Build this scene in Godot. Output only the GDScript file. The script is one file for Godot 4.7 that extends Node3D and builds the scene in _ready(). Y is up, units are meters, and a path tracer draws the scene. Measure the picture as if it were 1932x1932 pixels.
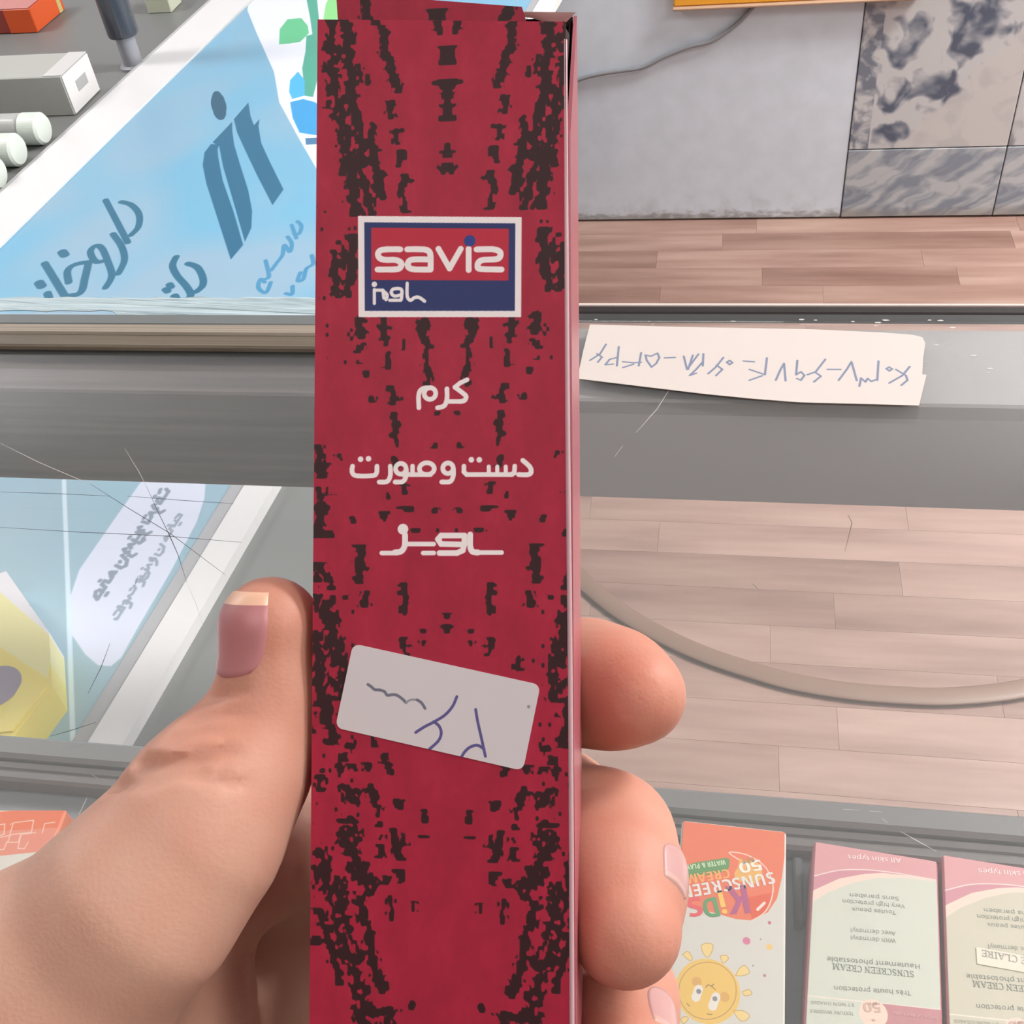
extends Node3D
# A hand holds a red cosmetic carton over a glass-topped pharmacy counter. Units are metres; data strings below are millimetres.

var rng := RandomNumberGenerator.new()
var grain := FastNoiseLite.new()

const FRONT_PRINT := """p;eae2e2;0;-13.06,30.34|12.36,31.47|12.23,46.88|-12.88,46.18
p;2b3566;0;-12.05,31.38|11.38,32.42|11.27,45.88|-11.89,45.22
p;b42b40;0;-10.96,32.25|10.41,33.2|10.31,41.21|-10.92,40.46
c;eae2e2;0.91;-6.38,35.82|-8.62,35.74|-9.61,35.95|-9.86,36.52|-9.53,37.12|-8.61,37.39|-7.2,37.44|-6.37,37.8|-6.21,38.3|-6.54,38.79|-7.45,38.92|-9.93,38.84
c;eae2e2;0.91;-5.31,35.85|-2.91,35.94|-2.01,36.22|-1.68,36.97|-1.67,39.11
c;eae2e2;0.91;-1.67,39.11|-3.98,39.03|-4.97,38.75|-5.22,38.17|-4.89,37.6|-3.98,37.47|-1.84,37.54
s;eae2e2;0.91;-0.45,35.94|1.28,39.04|3,36.06
s;eae2e2;0.91;4.22,36.1|4.22,39.38
d;2a3f86;0.87;4.38,34.87
c;eae2e2;0.91;5.44,36.23|7.97,36.31|8.94,36.68|9.1,37.25|8.61,37.81|6.5,37.9|5.77,38.21|5.61,38.86|6.09,39.28|9.26,39.47
s;eae2e2;0.51;-10.42,41.96|-10.4,44.11
d;eae2e2;0.44;-10.42,41.14
s;eae2e2;0.51;-10.41,42.05|-9.09,42.09|-8.92,43.33
c;eae2e2;0.51;-9.09,42.17|-8.42,42.85|-8.58,43.59
s;eae2e2;0.51;-6.27,43.74|-8.01,43.69
c;eae2e2;0.51;-6.19,43.58|-6.19,42.09|-7.43,41.97|-7.76,42.54|-7.26,43.05|-6.27,42.91
c;eae2e2;0.51;-5.29,41.13|-5.28,43.11|-4.79,43.78|-4.13,43.39|-3.39,43.41|-2.57,44.01
s;eae2e2;0.71;3.97,56.24|2.92,56.71|2.11,57.34
c;eae2e2;0.71;2.11,57.34|3.41,58.34|3.81,58.83|3.57,59.39|2.92,59.54
s;eae2e2;0.71;2.92,59.54|0.81,59.5
c;eae2e2;0.71;0.89,57.55|0.89,59.09|0.48,60.14|-0.57,60.44
r;eae2e2;0.71;-1.72,58.23|-1.72,59.12
c;eae2e2;0.71;-1.72,57.34|-2.86,57.48|-3.43,58.28|-3.43,60.39
c;eae2e2;0.71;12.4,68.62|13.44,69.59|13.67,70.39|13.19,70.78|11.76,70.76
s;eae2e2;0.71;11.2,69.48|11.12,70.52|10.48,70.75
s;eae2e2;0.71;10.8,70.75|3.89,70.66|3.49,70.26|3.49,69.38
s;eae2e2;0.63;9.84,69.54|9.84,70.74
s;eae2e2;0.63;8.56,69.52|8.56,70.72
s;eae2e2;0.63;7.27,69.51|7.27,70.71
d;eae2e2;0.44;4.62,68.43
d;eae2e2;0.44;5.83,68.45
d;eae2e2;0.44;-12.42,68.11
d;eae2e2;0.44;-11.19,68.05
r;eae2e2;0.71;1.06,69.67|1.06,70.47
c;eae2e2;0.71;1.87,69.76|1.87,70.8|1.39,71.68|0.09,71.74
e;eae2e2;0.71;-2.18,69.7|-1.04,70.6
s;eae2e2;0.71;-1.61,70.6|-5.85,70.54
s;eae2e2;0.71;-4.38,69.27|-4.38,70.56
r;eae2e2;0.71;-6.18,69.65|-6.18,70.46
c;eae2e2;0.71;-5.36,69.66|-5.36,70.71|-5.85,71.59|-7.07,71.66
c;eae2e2;0.71;-7.82,69.23|-7.81,70.68|-8.3,71.56|-9.53,71.63
c;eae2e2;0.71;-9.87,69.2|-9.94,70.25|-10.6,70.65|-13.07,70.62|-13.73,70.04|-13.66,69.15
c;eae2e2;0.87;4.45,79.7|4.45,81.45|4.77,82.25|5.66,82.41
s;eae2e2;0.71;5.34,82.41|9.18,82.43
s;eae2e2;0.87;-0.22,82.46|2.44,82.47|3.33,82.08|3.57,81.13|3.57,79.85|0.02,79.83|-0.46,80.38|0.02,81.1|3.41,81.2
c;eae2e2;0.87;-5.49,79.71|-5.57,81.39|-6.13,82.19|-7.11,82.35
s;eae2e2;0.71;-6.78,82.43|-9.07,82.42
s;eae2e2;0.71;-5.49,81.07|-1.11,81.1
s;eae2e2;0.71;-2.72,82.45|-1.1,82.45
d;eae2e2;0.83;-5.82,78.83"""
const STREAKS := """-18.26,-1.7,2.06|-17.53,3.9,2.53|-17.51,7.3,2.22|-17.06,11.1,2.22|-16.36,13.2,2.85|-15.49,17.1,2.38|-15.22,20,2.69|-14.79,22.2,1.58|-14.18,24.7,1.9|-13.83,28.1,1.9|-13.56,30.2,1.43
-15.37,-1.6,1.43|-14.82,4.1,1.43|-14.54,8.3,1.27|-14.44,11.2,1.9|-13.41,14.5,1.43|-12.97,17.8,1.11|-12.78,20.6,1.27|-13.02,22.7,1.11|-12,25.4,1.11|-11.4,28.2,1.11|-11.14,30.2,0.95
-10.97,15.6,0.63|-10.95,19.2,0.95|-10.6,22.2,1.27|-10.09,24.5,1.9|-9.58,26.6,1.58|-9.49,27.9,0.63
-11.31,-1.3,0.79|-9.44,1.3,1.43|-9.01,4.3,0.95|-7.99,7.3,1.58|-7.39,9.5,1.11|-6.97,11,0.95
-8.3,12.2,0.95|-8.12,15.1,1.11
-7.53,16.9,2.06|-7.53,17.4,2.06
-7.2,17.5,0.63|-7.19,19.3,0.79
-6.52,20.3,1.43|-6.43,22.9,0.95
-6.01,24,1.27|-6.09,25.5,0.95|-6.16,27.1,0.63|-5.66,30,0.79
-0.67,-0,1.58|-0.58,2.3,0.95
0.42,4.2,1.43|0.09,6.9,1.74
0.26,9.4,1.74|0.43,11.6,1.9|1.09,13.7,1.11|0.93,15.7,0.79
0.02,15.5,1.27|0.02,15.9,1.27
0.85,19.5,0.63|0.44,20.7,0.63|1.02,21.7,0.63
0.85,22.7,1.11|1.18,24.2,0.79
-13.96,33.1,1.11|-13.94,37.2,1.43|-14.42,40.5,1.11|-14.9,43,0.79
-16.63,35.5,0.79|-16.93,39.6,1.11|-16.41,42.9,0.63
-12.72,46.2,1.27|-12.45,49.4,0.95
-12.2,50.3,0.63|-13.18,51.6,0.63
-12.68,52.9,2.06|-12.68,53.4,2.06
-11.92,54.6,0.63|-11.67,55.6,0.48
-10.83,58.3,0.63|-10.58,59.2,0.48
-8.99,46.5,0.48|-8.8,50.6,0.79
-8.3,51.6,0.79|-8.21,54.2,0.63
-7.79,57,0.79|-7.61,59.7,1.27
-7.44,60.9,0.95|-7.1,62.8,0.79|-6.93,66.2,0.63
-2.97,46.6,1.58|-2.88,48.3,1.58|-2.8,49.4,1.11|-2.47,50.6,0.95|-2.3,51.9,0.63|-2.22,54,0.79|-2.05,57.1,0.48
-0.9,60.9,0.63|-0.9,61.5,0.63
-1.05,65.9,0.63|-1.05,66.4,0.63
-5.93,71.9,0.79|-5.84,73.5,0.95
-5.18,75.4,1.9|-5.18,76.1,1.58
-8.21,73.3,0.55|-8.2,74.3,0.4
-9.02,76.2,1.27|-9.01,77.5,0.63
-1.12,75.6,0.79|-1.12,76.3,0.63
-0.79,78.7,0.55|-0.79,79.3,0.55
-4.44,78.7,1.03|-4.44,79.3,0.95
-19.07,65.9,1.43|-18.78,70.8,1.58
-18.68,72.3,2.38|-18.65,76.3,2.06
-19.23,76.5,1.58|-18.79,79.9,1.74
-17.64,78.9,1.27|-17.46,80,1.11
-14.02,76.8,0.63|-13.35,77.8,1.11
-12.51,81.2,1.27|-12.58,83.8,1.11|-12.48,87,0.95
-11.49,88.2,0.63|-11.72,90.6,0.95
-18.92,83.7,2.06|-18.73,86.6,2.06
-17.59,85.4,0.79|-17.58,86.5,0.79
-18.55,88.6,3.17|-17.86,92.2,3.48
-16.55,91.4,1.43|-17.03,93.8,1.74
-5.87,86.8,0.95|-5.54,90.2,0.55|-5.86,91.8,0.48
0.36,91.6,1.11|0.84,92.2,0.48
0.68,93.2,0.79|0.68,94.3,0.79
-2.94,93.8,0.63|-2.94,94.4,0.63
-2.93,95.6,0.48|-2.93,96.3,0.48
-5.76,95.1,0.95|-5.6,96.9,0.48|-5.43,97.8,0.79
-15.73,67.3,0.48|-15.56,68.1,0.48
-19,94.2,2.38|-18.58,105.3,2.85
-16.37,93.4,2.06|-15.48,104.5,2.38
-17.76,105.3,1.58|-16.9,111.2,1.11
-14.13,111,2.69|-13.63,111.7,2.85
-14.76,114,2.38|-14.18,115.1,2.38|-11.36,112.7,0.95
-14.57,117.1,2.38|-13.11,118,2.85|-13.91,119.9,2.69
-18.66,115.8,1.58|-18.66,116.1,1.58
-18.66,116.1,0.4|-18.64,117.5,0.4
-18.64,117.6,1.74|-18.64,118,1.74
-8.77,112.3,0.79|-8.6,113.7,0.79
-10.44,117,1.11|-10.1,120.3,0.95
-6.57,119,0.95|-6.56,120.4,0.79
-2.71,120.6,0.48|-2.71,122.5,0.48
-14.95,122.2,2.38|-14.94,122.6,2.85
-13.97,123.2,2.85|-14.35,126.3,2.53
-9.13,122.5,0.79|-9.12,123.2,0.79
-9.12,124.3,0.63|-9.11,125,0.63
-9.11,125.9,0.95|-9.1,127.8,0.63
-7.27,123.4,0.79|-6.62,126.3,0.79|-6.45,128,1.43
-6.29,129.4,1.27|-6.12,131.3,0.79
-5.83,124.1,0.48|-5.82,125.7,0.48
-2.95,124.3,0.95|-2.94,124.6,0.79
-8.37,130.4,0.95|-8.36,131.6,0.79
-18.57,126.6,2.06|-18.22,129.7,2.85|-16.18,131.4,3.48|-15.51,134.3,3.48|-15.16,138.7,2.85|-13.52,141.9,3.64|-12.54,145.5,3.01|-11.88,148,2.69|-11.14,152.6,2.69|-10.32,156.4,2.38|-9.34,161.6,2.38
-13.7,126.5,1.27|-12.39,129.5,3.17|-11.25,131.7,2.38|-12.28,134.2,1.43|-11.63,136.7,1.11|-10.64,139.9,1.11|-10.23,143.4,1.27|-8.94,145.6,1.58|-8.61,147.5,0.79
-8.6,149.4,2.06|-7.95,152.1,1.9
-18.82,135.3,1.58|-18,137.1,0.95|-17.09,138.7,0.79|-16.1,142.4,1.11|-15.42,146.5,0.63
-19.28,139.4,1.11|-19.1,140.6,1.58
-4.31,148.4,0.55|-4.31,149.5,0.55
-7.63,133.3,0.4|-7.38,136.8,0.4
-9.97,97.7,0.4|-9.8,99.9,0.4
-18.05,68.2,0.63|-18.04,69.2,0.63
-15.45,35.5,0.63|-15.27,38.4,0.79
-16.06,21.3,0.63|-15.7,23.8,0.79
-8.86,38.6,0.4|-8.6,40.7,0.4
-11.93,8,0.48|-11.92,9.7,0.48
-13.29,6.2,0.48|-13.1,8.8,0.63
-5.92,49.8,0.4|-5.91,51.5,0.4
-9.24,45.6,0.4|-9.05,49.7,0.48
-7.33,67.7,0.48|-7.16,69.7,0.48
-10.56,109.6,0.63|-10.39,111.5,0.63
-11.35,113.9,1.11|-11.18,114.9,0.79
-8.12,113.9,0.63|-7.79,115.6,0.63
-9.54,120.1,0.48|-9.53,121.7,0.48
-4.35,134,0.32|-4.19,135.5,0.32
-14.77,112.4,0.63|-14.76,113.6,0.63
-13.73,121.8,0.95|-13.4,122.7,0.63"""
const STICKER_INK := """c;6a6a7c;0.42;-10.95,-0.95|-10.4,-0.74|-9.76,-0.42|-9.01,-0.52|-8.22,-0.43|-7.73,-0.02|-6.95,-0.26|-6.3,-0.33|-5.39,0.02|-4.69,0.45
c;8c8c98;0.3;-4.69,0.45|-4.08,-0.11|-3.13,-0.31
c;6a6a7c;0.42;-3.13,-0.31|-2.4,-0.02|-1.69,0.67
c;544d86;0.42;2.63,-2.07|2.29,-0.53|1.45,0.95|0.08,2.29|-1.19,3.32|-2.34,4.45
c;544d86;0.42;-0.02,2.31|0.9,2.75|1.44,3.7|1.24,4.94|0.19,6.4
c;544d86;0.42;5.78,-0.82|6.42,0.81|7.5,3.15|8.6,5.58
c;544d86;0.42;8.2,4.6|7.14,4.26|6.13,4.75|5.46,5.61|5.11,6.59
d;8a8890;0.25;13.41,-2.92"""
const PAPER_OUTLINE := "-100,-42.4|-42.7,-40.2|36.6,-38.4|78.1,-35.3|94.3,-33.2|99.2,-30.8|100.3,-24.8|97.6,-10.6|95.4,5.5|97.7,5.9|94.2,19.9|90.8,33.9|59.7,33.3|27.3,32.9|0.9,30.3|-26.1,26.6|-63.6,20.3|-101.8,13.7|-101.3,-14.7"
const PAPER_INK := """s;707a90;1.3;-87.9,-21.2|-90.6,-11.2|-96.1,-4.5
s;707a90;1.3;-92.4,-11.2|-89.1,-8|-91.2,-2.6
s;707a90;1.3;-79.8,-18.8|-79.3,0.8
s;707a90;1.3;-79.8,-7.7|-84.2,-5.7|-86.4,-0.3|-81.7,-0.9
s;707a90;1.3;-76.1,-3.4|-69.5,-2.5|-65,-3.1
s;707a90;1.3;-65.7,-12.8|-66.2,0.5
s;707a90;1.3;-75.6,2.4|-69.4,-1.1
s;707a90;1.3;-58.5,1.6|-61.8,-5.1|-62.9,-10.4|-59.6,-9.2|-55.8,-12.5|-54.4,-8.1|-55.9,-2.1|-58.5,1.6
s;707a90;1.3;-51.2,-7.7|-45,-8.3
s;707a90;1.3;-39.9,-9.6|-37.4,3.5|-31.2,-11.9
s;707a90;1.3;-34.5,-10.8|-36.8,3.5
s;707a90;1.3;-28.3,-12.2|-28.3,-0.2
s;707a90;1.3;-28.4,-4.2|-32.1,3.4|-35.6,9.3|-31.9,7.1
s;707a90;1.3;-16.4,-8.7|-20.6,0.8|-25,7.5
s;707a90;1.3;-20.2,-1.1|-16.8,3.1|-20.4,9.2
s;707a90;1.3;-14.4,-4|-12.7,-5.9|-11,-3.6|-12.7,-1.7|-14.4,-4
s;707a90;1.3;-4.6,-5.4|1.6,-4.7
s;707a90;1.3;9,-8.7|7.7,7.7|-1.1,2.8
s;707a90;1.3;-1.1,13.2|6.1,8.7
s;707a90;1.3;13.8,12.8|16.7,2.5|18.8,-3.4|19.3,13.2
s;707a90;1.3;26.5,-6.6|25.4,6.9
s;707a90;1.3;25.4,7.4|28.2,4.5|30.1,7.9|27.9,12.5|25.8,11
s;707a90;1.3;42.5,-7.8|36.5,4.4|31.8,7.2
s;707a90;1.3;36.2,4.8|39.3,8.4|35.2,13.9
s;707a90;1.3;43.3,1.9|50.6,1.8
s;707a90;1.3;49,12.1|54.1,1.7|57.2,-5.7|59,12.1
s;707a90;1.3;72.4,-6.7|70.3,11.6
s;707a90;1.3;60.1,17.4|61.5,9.8|63.7,13.3|65.2,10.1|67,12.8|70.4,10.5
s;707a90;1.3;76.2,0.6|77.9,-1|79.4,0.8|77.6,2.7|76.2,0.6
s;707a90;1.3;89.3,-1.7|84.5,6.8|76.6,14.1
s;707a90;1.3;81.4,1.2|86.4,6.8|86.8,11.2|83,16"""
const SIGN_PRINT := """p;dfe6f2;0;-221,-630|-155,-524|-60,-376|-5,-269|75,-154|155,-42|221,-121|-59,-931|-350,-951
p;5fc08c;0;-97,-482|-123,-545|-127,-588|-104,-593|-78,-559|-63,-527|-64,-492|-80,-485
p;4fa892;0;-143,-707|-89,-596|-55,-523|-63,-516|-39,-454|-18,-389|2,-346|23,-293|41,-288|19,-365|-14,-454|-73,-596|-122,-707
p;8ad98a;0;-59,-581|-84,-657|-95,-722|-69,-737|-33,-625|-37,-573
p;4ab4e8;0;-4,-304|-20,-346|-20,-377|4,-346|26,-293|11,-281
p;3d9fdc;0;12,-270|28,-281|51,-271|73,-249|106,-165|67,-174|37,-220
p;4a7ea8;0;82,-158|107,-162|115,-143|91,-139
p;2f5d78;0;-88,-262|-81,-249|-76,-237|-71,-226|-69,-218|-68,-212|-70,-209|-73,-209|-78,-212|-84,-218|-91,-227|-98,-238|-106,-250|-113,-262|-119,-275|-123,-286|-126,-295|-127,-301|-126,-305|-122,-305|-117,-301|-111,-294|-103,-285|-96,-274
p;2b6a8c;0;-38,-133|-51,-135|-49,-110|-34,-74|-4,-24|47,52|114,152|115,119|66,42|15,-34|-20,-94|-33,-118
p;2b6a8c;0;-51,-204|-51,-140|-35,-128|-2,-71|54,17|114,112|108,80|91,40|63,-10|18,-81|-15,-134|-37,-175
p;2b6a8c;0;-54,-267|-52,-212|-27,-170|8,-120|57,-51|112,24|110,-16|62,-84|23,-141|-4,-192|-12,-214|-12,-194|-31,-224
c;2c6c8a;8.5;-101,30|-82,37|-59,59|-44,88|-43,109
s;2c6c8a;8.5;-126,27|-38,126
c;2c6c8a;8.5;-69,108|-41,136|-21,165|-13,194
c;2c6c8a;8.5;-45,168|-57,171|-76,151|-77,137|-65,142|-40,171|-19,199|-13,224
c;2c6c8a;9;-66,218|-82,194|-80,180|-65,173
c;2c6c8a;9.5;-65,174|-51,206|-39,237|-54,246
s;2c6c8a;12;-114,154|-106,161
s;2c6c8a;9.5;-122,181|-54,246
s;2c6c8a;12;-104,222|-96,229
c;2c6c8a;9.5;-80,242|-68,256
c;2c6c8a;8.5;64,165|80,172|97,192|105,209|103,221
c;2c6c8a;8.5;42,152|47,171|63,191|85,211|99,227|101,239
s;2c6c8a;10;81,232|88,240
s;2c6c8a;9;63,220|68,224
s;2c6c8a;9;63,210|68,215
c;4a8fb8;5;161,60|171,71|175,89|168,88
s;4a8fb8;5;157,69|176,99
c;4a8fb8;5;163,96|175,111|180,129|167,115|174,137|174,152|174,170
c;4a8fb8;5;158,150|176,181|175,188
c;4a8fb8;5;184,194|187,215|174,206|169,189|177,195
c;4a8fb8;5;210,134|219,152|215,163|220,184|215,188|211,171
c;4a8fb8;5;213,199|219,215|211,214
p;d3dcf0;0;199,526|199,578|200,640|211,677|225,701|255,723|271,731|282,730|286,721|284,688|282,630|277,570|270,540|260,517
s;7c8ca2;3.6;228,534|232,537|232,546
s;7c8ca2;3.6;223,535|223,537
s;7c8ca2;3.6;224,539|224,540
s;7c8ca2;3.6;232,547|226,546|227,550|232,553|232,547
s;7c8ca2;3.6;222,544|222,546
s;7c8ca2;3.6;228,555|226,556|230,560|232,559|234,563|238,564|240,561
s;7c8ca2;3.6;232,565|228,565|232,570|233,578|227,577
s;7c8ca2;3.6;226,569|226,573
s;7c8ca2;3.6;229,583|227,584|230,588|233,587|234,590|239,591|241,588
s;7c8ca2;3.6;233,592|228,590
s;7c8ca2;3.6;233,590|233,598
s;7c8ca2;3.6;238,595|238,598
s;7c8ca2;3.6;229,599|233,601|238,602|240,598
s;7c8ca2;3.6;225,596|225,598
s;7c8ca2;3.6;233,604|229,605|233,609
s;7c8ca2;3.6;229,610|227,611|231,615|233,613|235,617|239,618|241,615
s;7c8ca2;3.6;229,618|237,623|239,629|236,632|230,630
s;7c8ca2;3.6;231,625|232,626
s;7c8ca2;3.6;234,637|229,638|232,642|234,639
s;7c8ca2;3.6;234,643|234,649|229,648|229,652|234,655
s;7c8ca2;3.6;225,648|225,649
s;7c8ca2;3.6;234,655|234,660|230,658
s;7c8ca2;3.6;239,660|239,663
s;7c8ca2;3.6;228,660|230,665|234,668|234,661
s;8c9cb0;2.6;260,685|262,685|262,678
s;8c9cb0;2.6;257,681|257,680
s;8c9cb0;2.6;257,679|257,677
s;8c9cb0;2.6;262,677|258,675|258,672|262,673|262,677
s;8c9cb0;2.6;256,673|256,672
s;8c9cb0;2.6;259,669|258,666|260,665|262,668|262,666|266,668|267,672
s;8c9cb0;2.6;262,663|259,660|261,658|261,652|258,649
s;8c9cb0;2.6;257,654|257,652
s;8c9cb0;2.6;258,645|257,642|259,641|261,644|262,642|265,644|266,648
s;8c9cb0;2.6;261,639|258,638
s;8c9cb0;2.6;261,641|261,634
s;8c9cb0;2.6;264,641|264,638
s;8c9cb0;2.6;258,630|261,631|264,634|265,639
s;8c9cb0;2.6;255,630|255,629
s;8c9cb0;2.6;261,629|258,625|261,624
s;8c9cb0;2.6;258,620|256,617|259,617|260,620|261,617|264,620|266,624
s;8c9cb0;2.6;258,612|263,613|264,609|262,603|257,600
s;8c9cb0;2.6;259,607|259,606
s;8c9cb0;2.6;260,596|257,592|259,590|260,595
s;8c9cb0;2.6;260,590|260,584|256,581|256,577|259,578
s;8c9cb0;2.6;253,578|253,577
s;8c9cb0;2.6;259,578|259,572|256,571
s;8c9cb0;2.6;263,576|263,573
s;8c9cb0;2.6;255,568|256,563|259,564|259,571
s;c9e2f0;4;122,537|215,682|292,803"""
const KIDS_PRINT := """p;f07850;0;-3.9,-5.5|46.5,-7.3|42.9,12|42,20.8|40.1,30.1|36.6,36.3|30.4,40.6|23.9,40.8|15.6,39.4|8.4,38.5|3.9,37.2|1,35.3|-1.7,31.7
p;e8582c;0;28,31.1|38.2,27.9|36.9,33.7|34.3,37.6|30.4,40.3
c;f6d8cc;0.5;24.8,15.3|20.1,12.3|25.9,12.1|31.4,14.1|35.7,17.6|38.2,23.2|38.4,27.8|36.9,33.7|34.3,37.6|30.3,40.6
c;f6d8cc;0.5;3.7,35.6|2.3,32.5|2,28.6|2.8,25.2
s;f2e4dc;1.2;32.5,35.7|35.1,32.6
p;5f9a58;0;3.6,20|6,18.6|19.3,14.8|20.4,15.5|20.4,18.9|18.9,21|5.2,25.7|3.2,25.1|2.8,22.2
p;f2b85c;0;24.6,14.2|26.3,15.3|31.4,14.6|33.9,17.5|34.1,21.8|31.7,24.6|25.7,25|23,23.9|22.6,21.3|24,18.4
d;f4c860;12.37;14.4,70.7
c;b08a50;0.25;25.2,69.2|25,72|24,74.7|22.4,77.1|20.2,79.1|17.7,80.5|15,81.3|12.2,81.3|9.5,80.7|7.2,79.3|5.3,77.4|4,75|3.5,72.2|3.6,69.4|4.5,66.6|6.1,64.1|8.3,62|10.9,60.5|13.8,59.7|16.7,59.7|19.4,60.4|21.7,61.9|23.6,63.9|24.8,66.4|25.2,69.2
d;e4ae58;1.9;10,67.8
d;e4ae58;1.9;20.9,72.1
s;f2ece4;3.3;10.1,73.8|11,70.5
s;f2ece4;3.3;16.6,76.2|17.7,72.5
d;8c8890;0.95;11,71.4
d;8c8890;0.95;17.3,73.3
c;8a6a40;0.3;13.6,69.5|14.5,68.4|15.7,68.7|16.5,67.9
s;8a6a40;0.3;15.7,68.7|17.4,69.9
s;8a6a40;0.3;14.6,79.3|16.5,79.3
s;8a6a40;0.3;6.8,76.5|7.9,77.4
p;f6d98a;0;10.8,53.4|12.8,52.2|15.4,52.5|15.2,55.2|13.7,57.8|11.8,56.3
c;c8a050;0.25;10.8,53.4|12.8,52.2|15.4,52.5|15.2,55.2|13.7,57.8|11.8,56.3|10.8,53.4
p;f6d98a;0;3.8,58|5.8,56.5|7.7,58.7|6.9,60
c;c8a050;0.25;3.8,58|5.8,56.5|7.7,58.7|6.9,60|3.8,58
p;f6d98a;0;18.5,56.6|20.7,56|21.7,57.3|19.7,59.2
c;c8a050;0.25;18.5,56.6|20.7,56|21.7,57.3|19.7,59.2|18.5,56.6
p;f6d98a;0;24.7,63.5|26.3,60.2|28.3,59.1|30,61.5|27.5,63.1
c;c8a050;0.25;24.7,63.5|26.3,60.2|28.3,59.1|30,61.5|27.5,63.1|24.7,63.5
p;f6d98a;0;27.5,69.3|29.9,68.1|31.1,69.6|28.6,70.6
c;c8a050;0.25;27.5,69.3|29.9,68.1|31.1,69.6|28.6,70.6|27.5,69.3
p;f6d98a;0;24.4,76.8|28,76.3|30.5,77.8|28.6,80|26.4,79.5
c;c8a050;0.25;24.4,76.8|28,76.3|30.5,77.8|28.6,80|26.4,79.5|24.4,76.8
p;f6d98a;0;4.8,82.9|6.1,81.6|7.8,81.8|6.3,84.1
c;c8a050;0.25;4.8,82.9|6.1,81.6|7.8,81.8|6.3,84.1|4.8,82.9
d;e07aa0;1.52;28.5,49.2
d;f2cc78;1.27;37.4,50.4
d;c86a80;0.7;37.3,40.6
d;b87080;0.57;35.8,61.9
d;a8a0a0;0.38;34,47.8
d;a8a0a0;0.38;31.3,58.7"""
const PINK_PRINT := """p;e0a0a4;0;-5.9,-2|55,-8|54.4,8.7|47.6,8.5|39.8,8.1|30,8.8|20.1,11.3|10.2,16|0.5,24|-4.3,27.6
p;d4909c;0;-4.8,17.7|0.9,15.1|10,11|20,9|30,8.3|34.9,8.4|27.5,9.3|20.1,11|10.2,15.1|0.9,21.7|-4.4,24.9
p;f6dccc;0;-4.4,25.5|0.9,21.1|10.2,14.6|20.1,10.7|27.5,8.9|34.9,8.5|42.3,8.3|54.4,8.9|54.3,9.8|47.9,8.9|34.9,9.7|25,11.6|15.2,15.7|5.4,21.9|0.9,26|-4.1,30.4
c;f4e0dc;0.45;-2.3,16.6|0.9,15|10,11|20,8.9|30,8.1|39.8,8.1|49.6,8.2
s;f2e8d8;0.5;-2.2,64.6|48.9,60
p;c8868c;0;26.8,62|52.5,59.8|52.1,70.8|25.6,76.3
d;f6dcc8;5.2;24.2,66.2"""
const ORANGE_PRINT := """p;ea6c34;0;-20.3,-0|33.4,-3.8|38.3,6.6|-14.7,10
p;e8886c;0;-14.7,10|38.3,6.6|44.4,19.4|-7.9,22.1
p;dcd8cc;0;-7.4,23.1|43.5,17.4|52.3,36.2|2.9,41.3
s;f2c8b4;0.55;8.3,5.2|10,4.3|19.2,3.1|20.6,9.2|10.2,10.6|9.5,5.1
s;f2c8b4;0.55;0.4,5.9|5.3,5|7.2,10.5|1.9,11.8
s;f2c8b4;0.55;25.6,4.8|30.4,4.1
s;f2c8b4;0.55;25.6,4.8|26.2,9.5
s;f2c8b4;0.55;5.4,11.9|10.4,11|10.9,14.4|16,14.3|15.7,10.5|22.8,9.4
s;f2c8b4;0.55;5.4,11.9|6.1,18.2|10.3,18|10.3,14
s;f2c8b4;0.55;15.9,10.9|17.2,17.5|20.5,17.5|21,14.2"""
const LETTERING := """K;WATER & PLAY;11.44;20.56;15.95;2.14;-15.8;c8e0b8;b
K;50;29.63;20.21;9.09;4.65;-17.9;e8e0d8;b
K;SPF;28.16;16.45;5.03;2.02;-17.3;a88848;b
K;CREAM;12.83;26.41;17.36;3.94;-16.1;f2a050;b
K;SUNSCREEN;20.97;29.74;38;5.18;-17.3;d8d4d0;b
K;K;25.58;38.73;8.33;11.92;-11.9;a84878;b
K;i;19.57;39.06;2.12;9.42;-16.1;f2b850;b
K;D;15.12;41.55;6.06;8.12;-16.5;4f9058;b
K;S;8.8;42.08;5.78;8.13;-17;d84a50;b
P;All skin types;23.94;4.88;20.65;1.96;-6.4;fae0dc;r
P;Sans paraben;24.06;21.25;18.54;1.64;-5.9;8e948a;r
P;Very high protection;23.88;24.2;23.41;1.63;-5.3;8e948a;r
P;Toutes peaux;23.94;27.17;16.52;1.61;-6;8e948a;r
P;Avec dermaxyl;23.86;35.8;16.64;1.67;-6.1;8e948a;r
P;With dermaxyl;23.9;38.84;16.57;1.65;-6.7;8e948a;r
P;Hautement photostable;24.01;48.13;33.69;1.81;-6.2;7f857c;r
P;SUNSCREEN CREAM;23.9;51.35;29.41;2.38;-5.4;757b72;s
P;Très haute protection;23.82;58.79;27.4;1.74;-7.4;858b80;r
P;ET NON GRASSE;9.72;66.23;15.3;1.14;-7.9;a4a698;r
P;TEXTURE INVISIBLE;9.61;69.4;15.68;1.13;-7.8;a4a698;r
P;GREASY TEXTURE;38.77;64.58;15.72;1.04;-4.8;dcaab0;r
P;50;23.97;65.95;6.1;3.54;-11.5;c8a498;b
P;SPF;24.01;63.21;2.98;1.05;-7;c8a498;b
P;+;24.31;69.34;1.59;1.31;-6.6;c8a498;b"""
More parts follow.
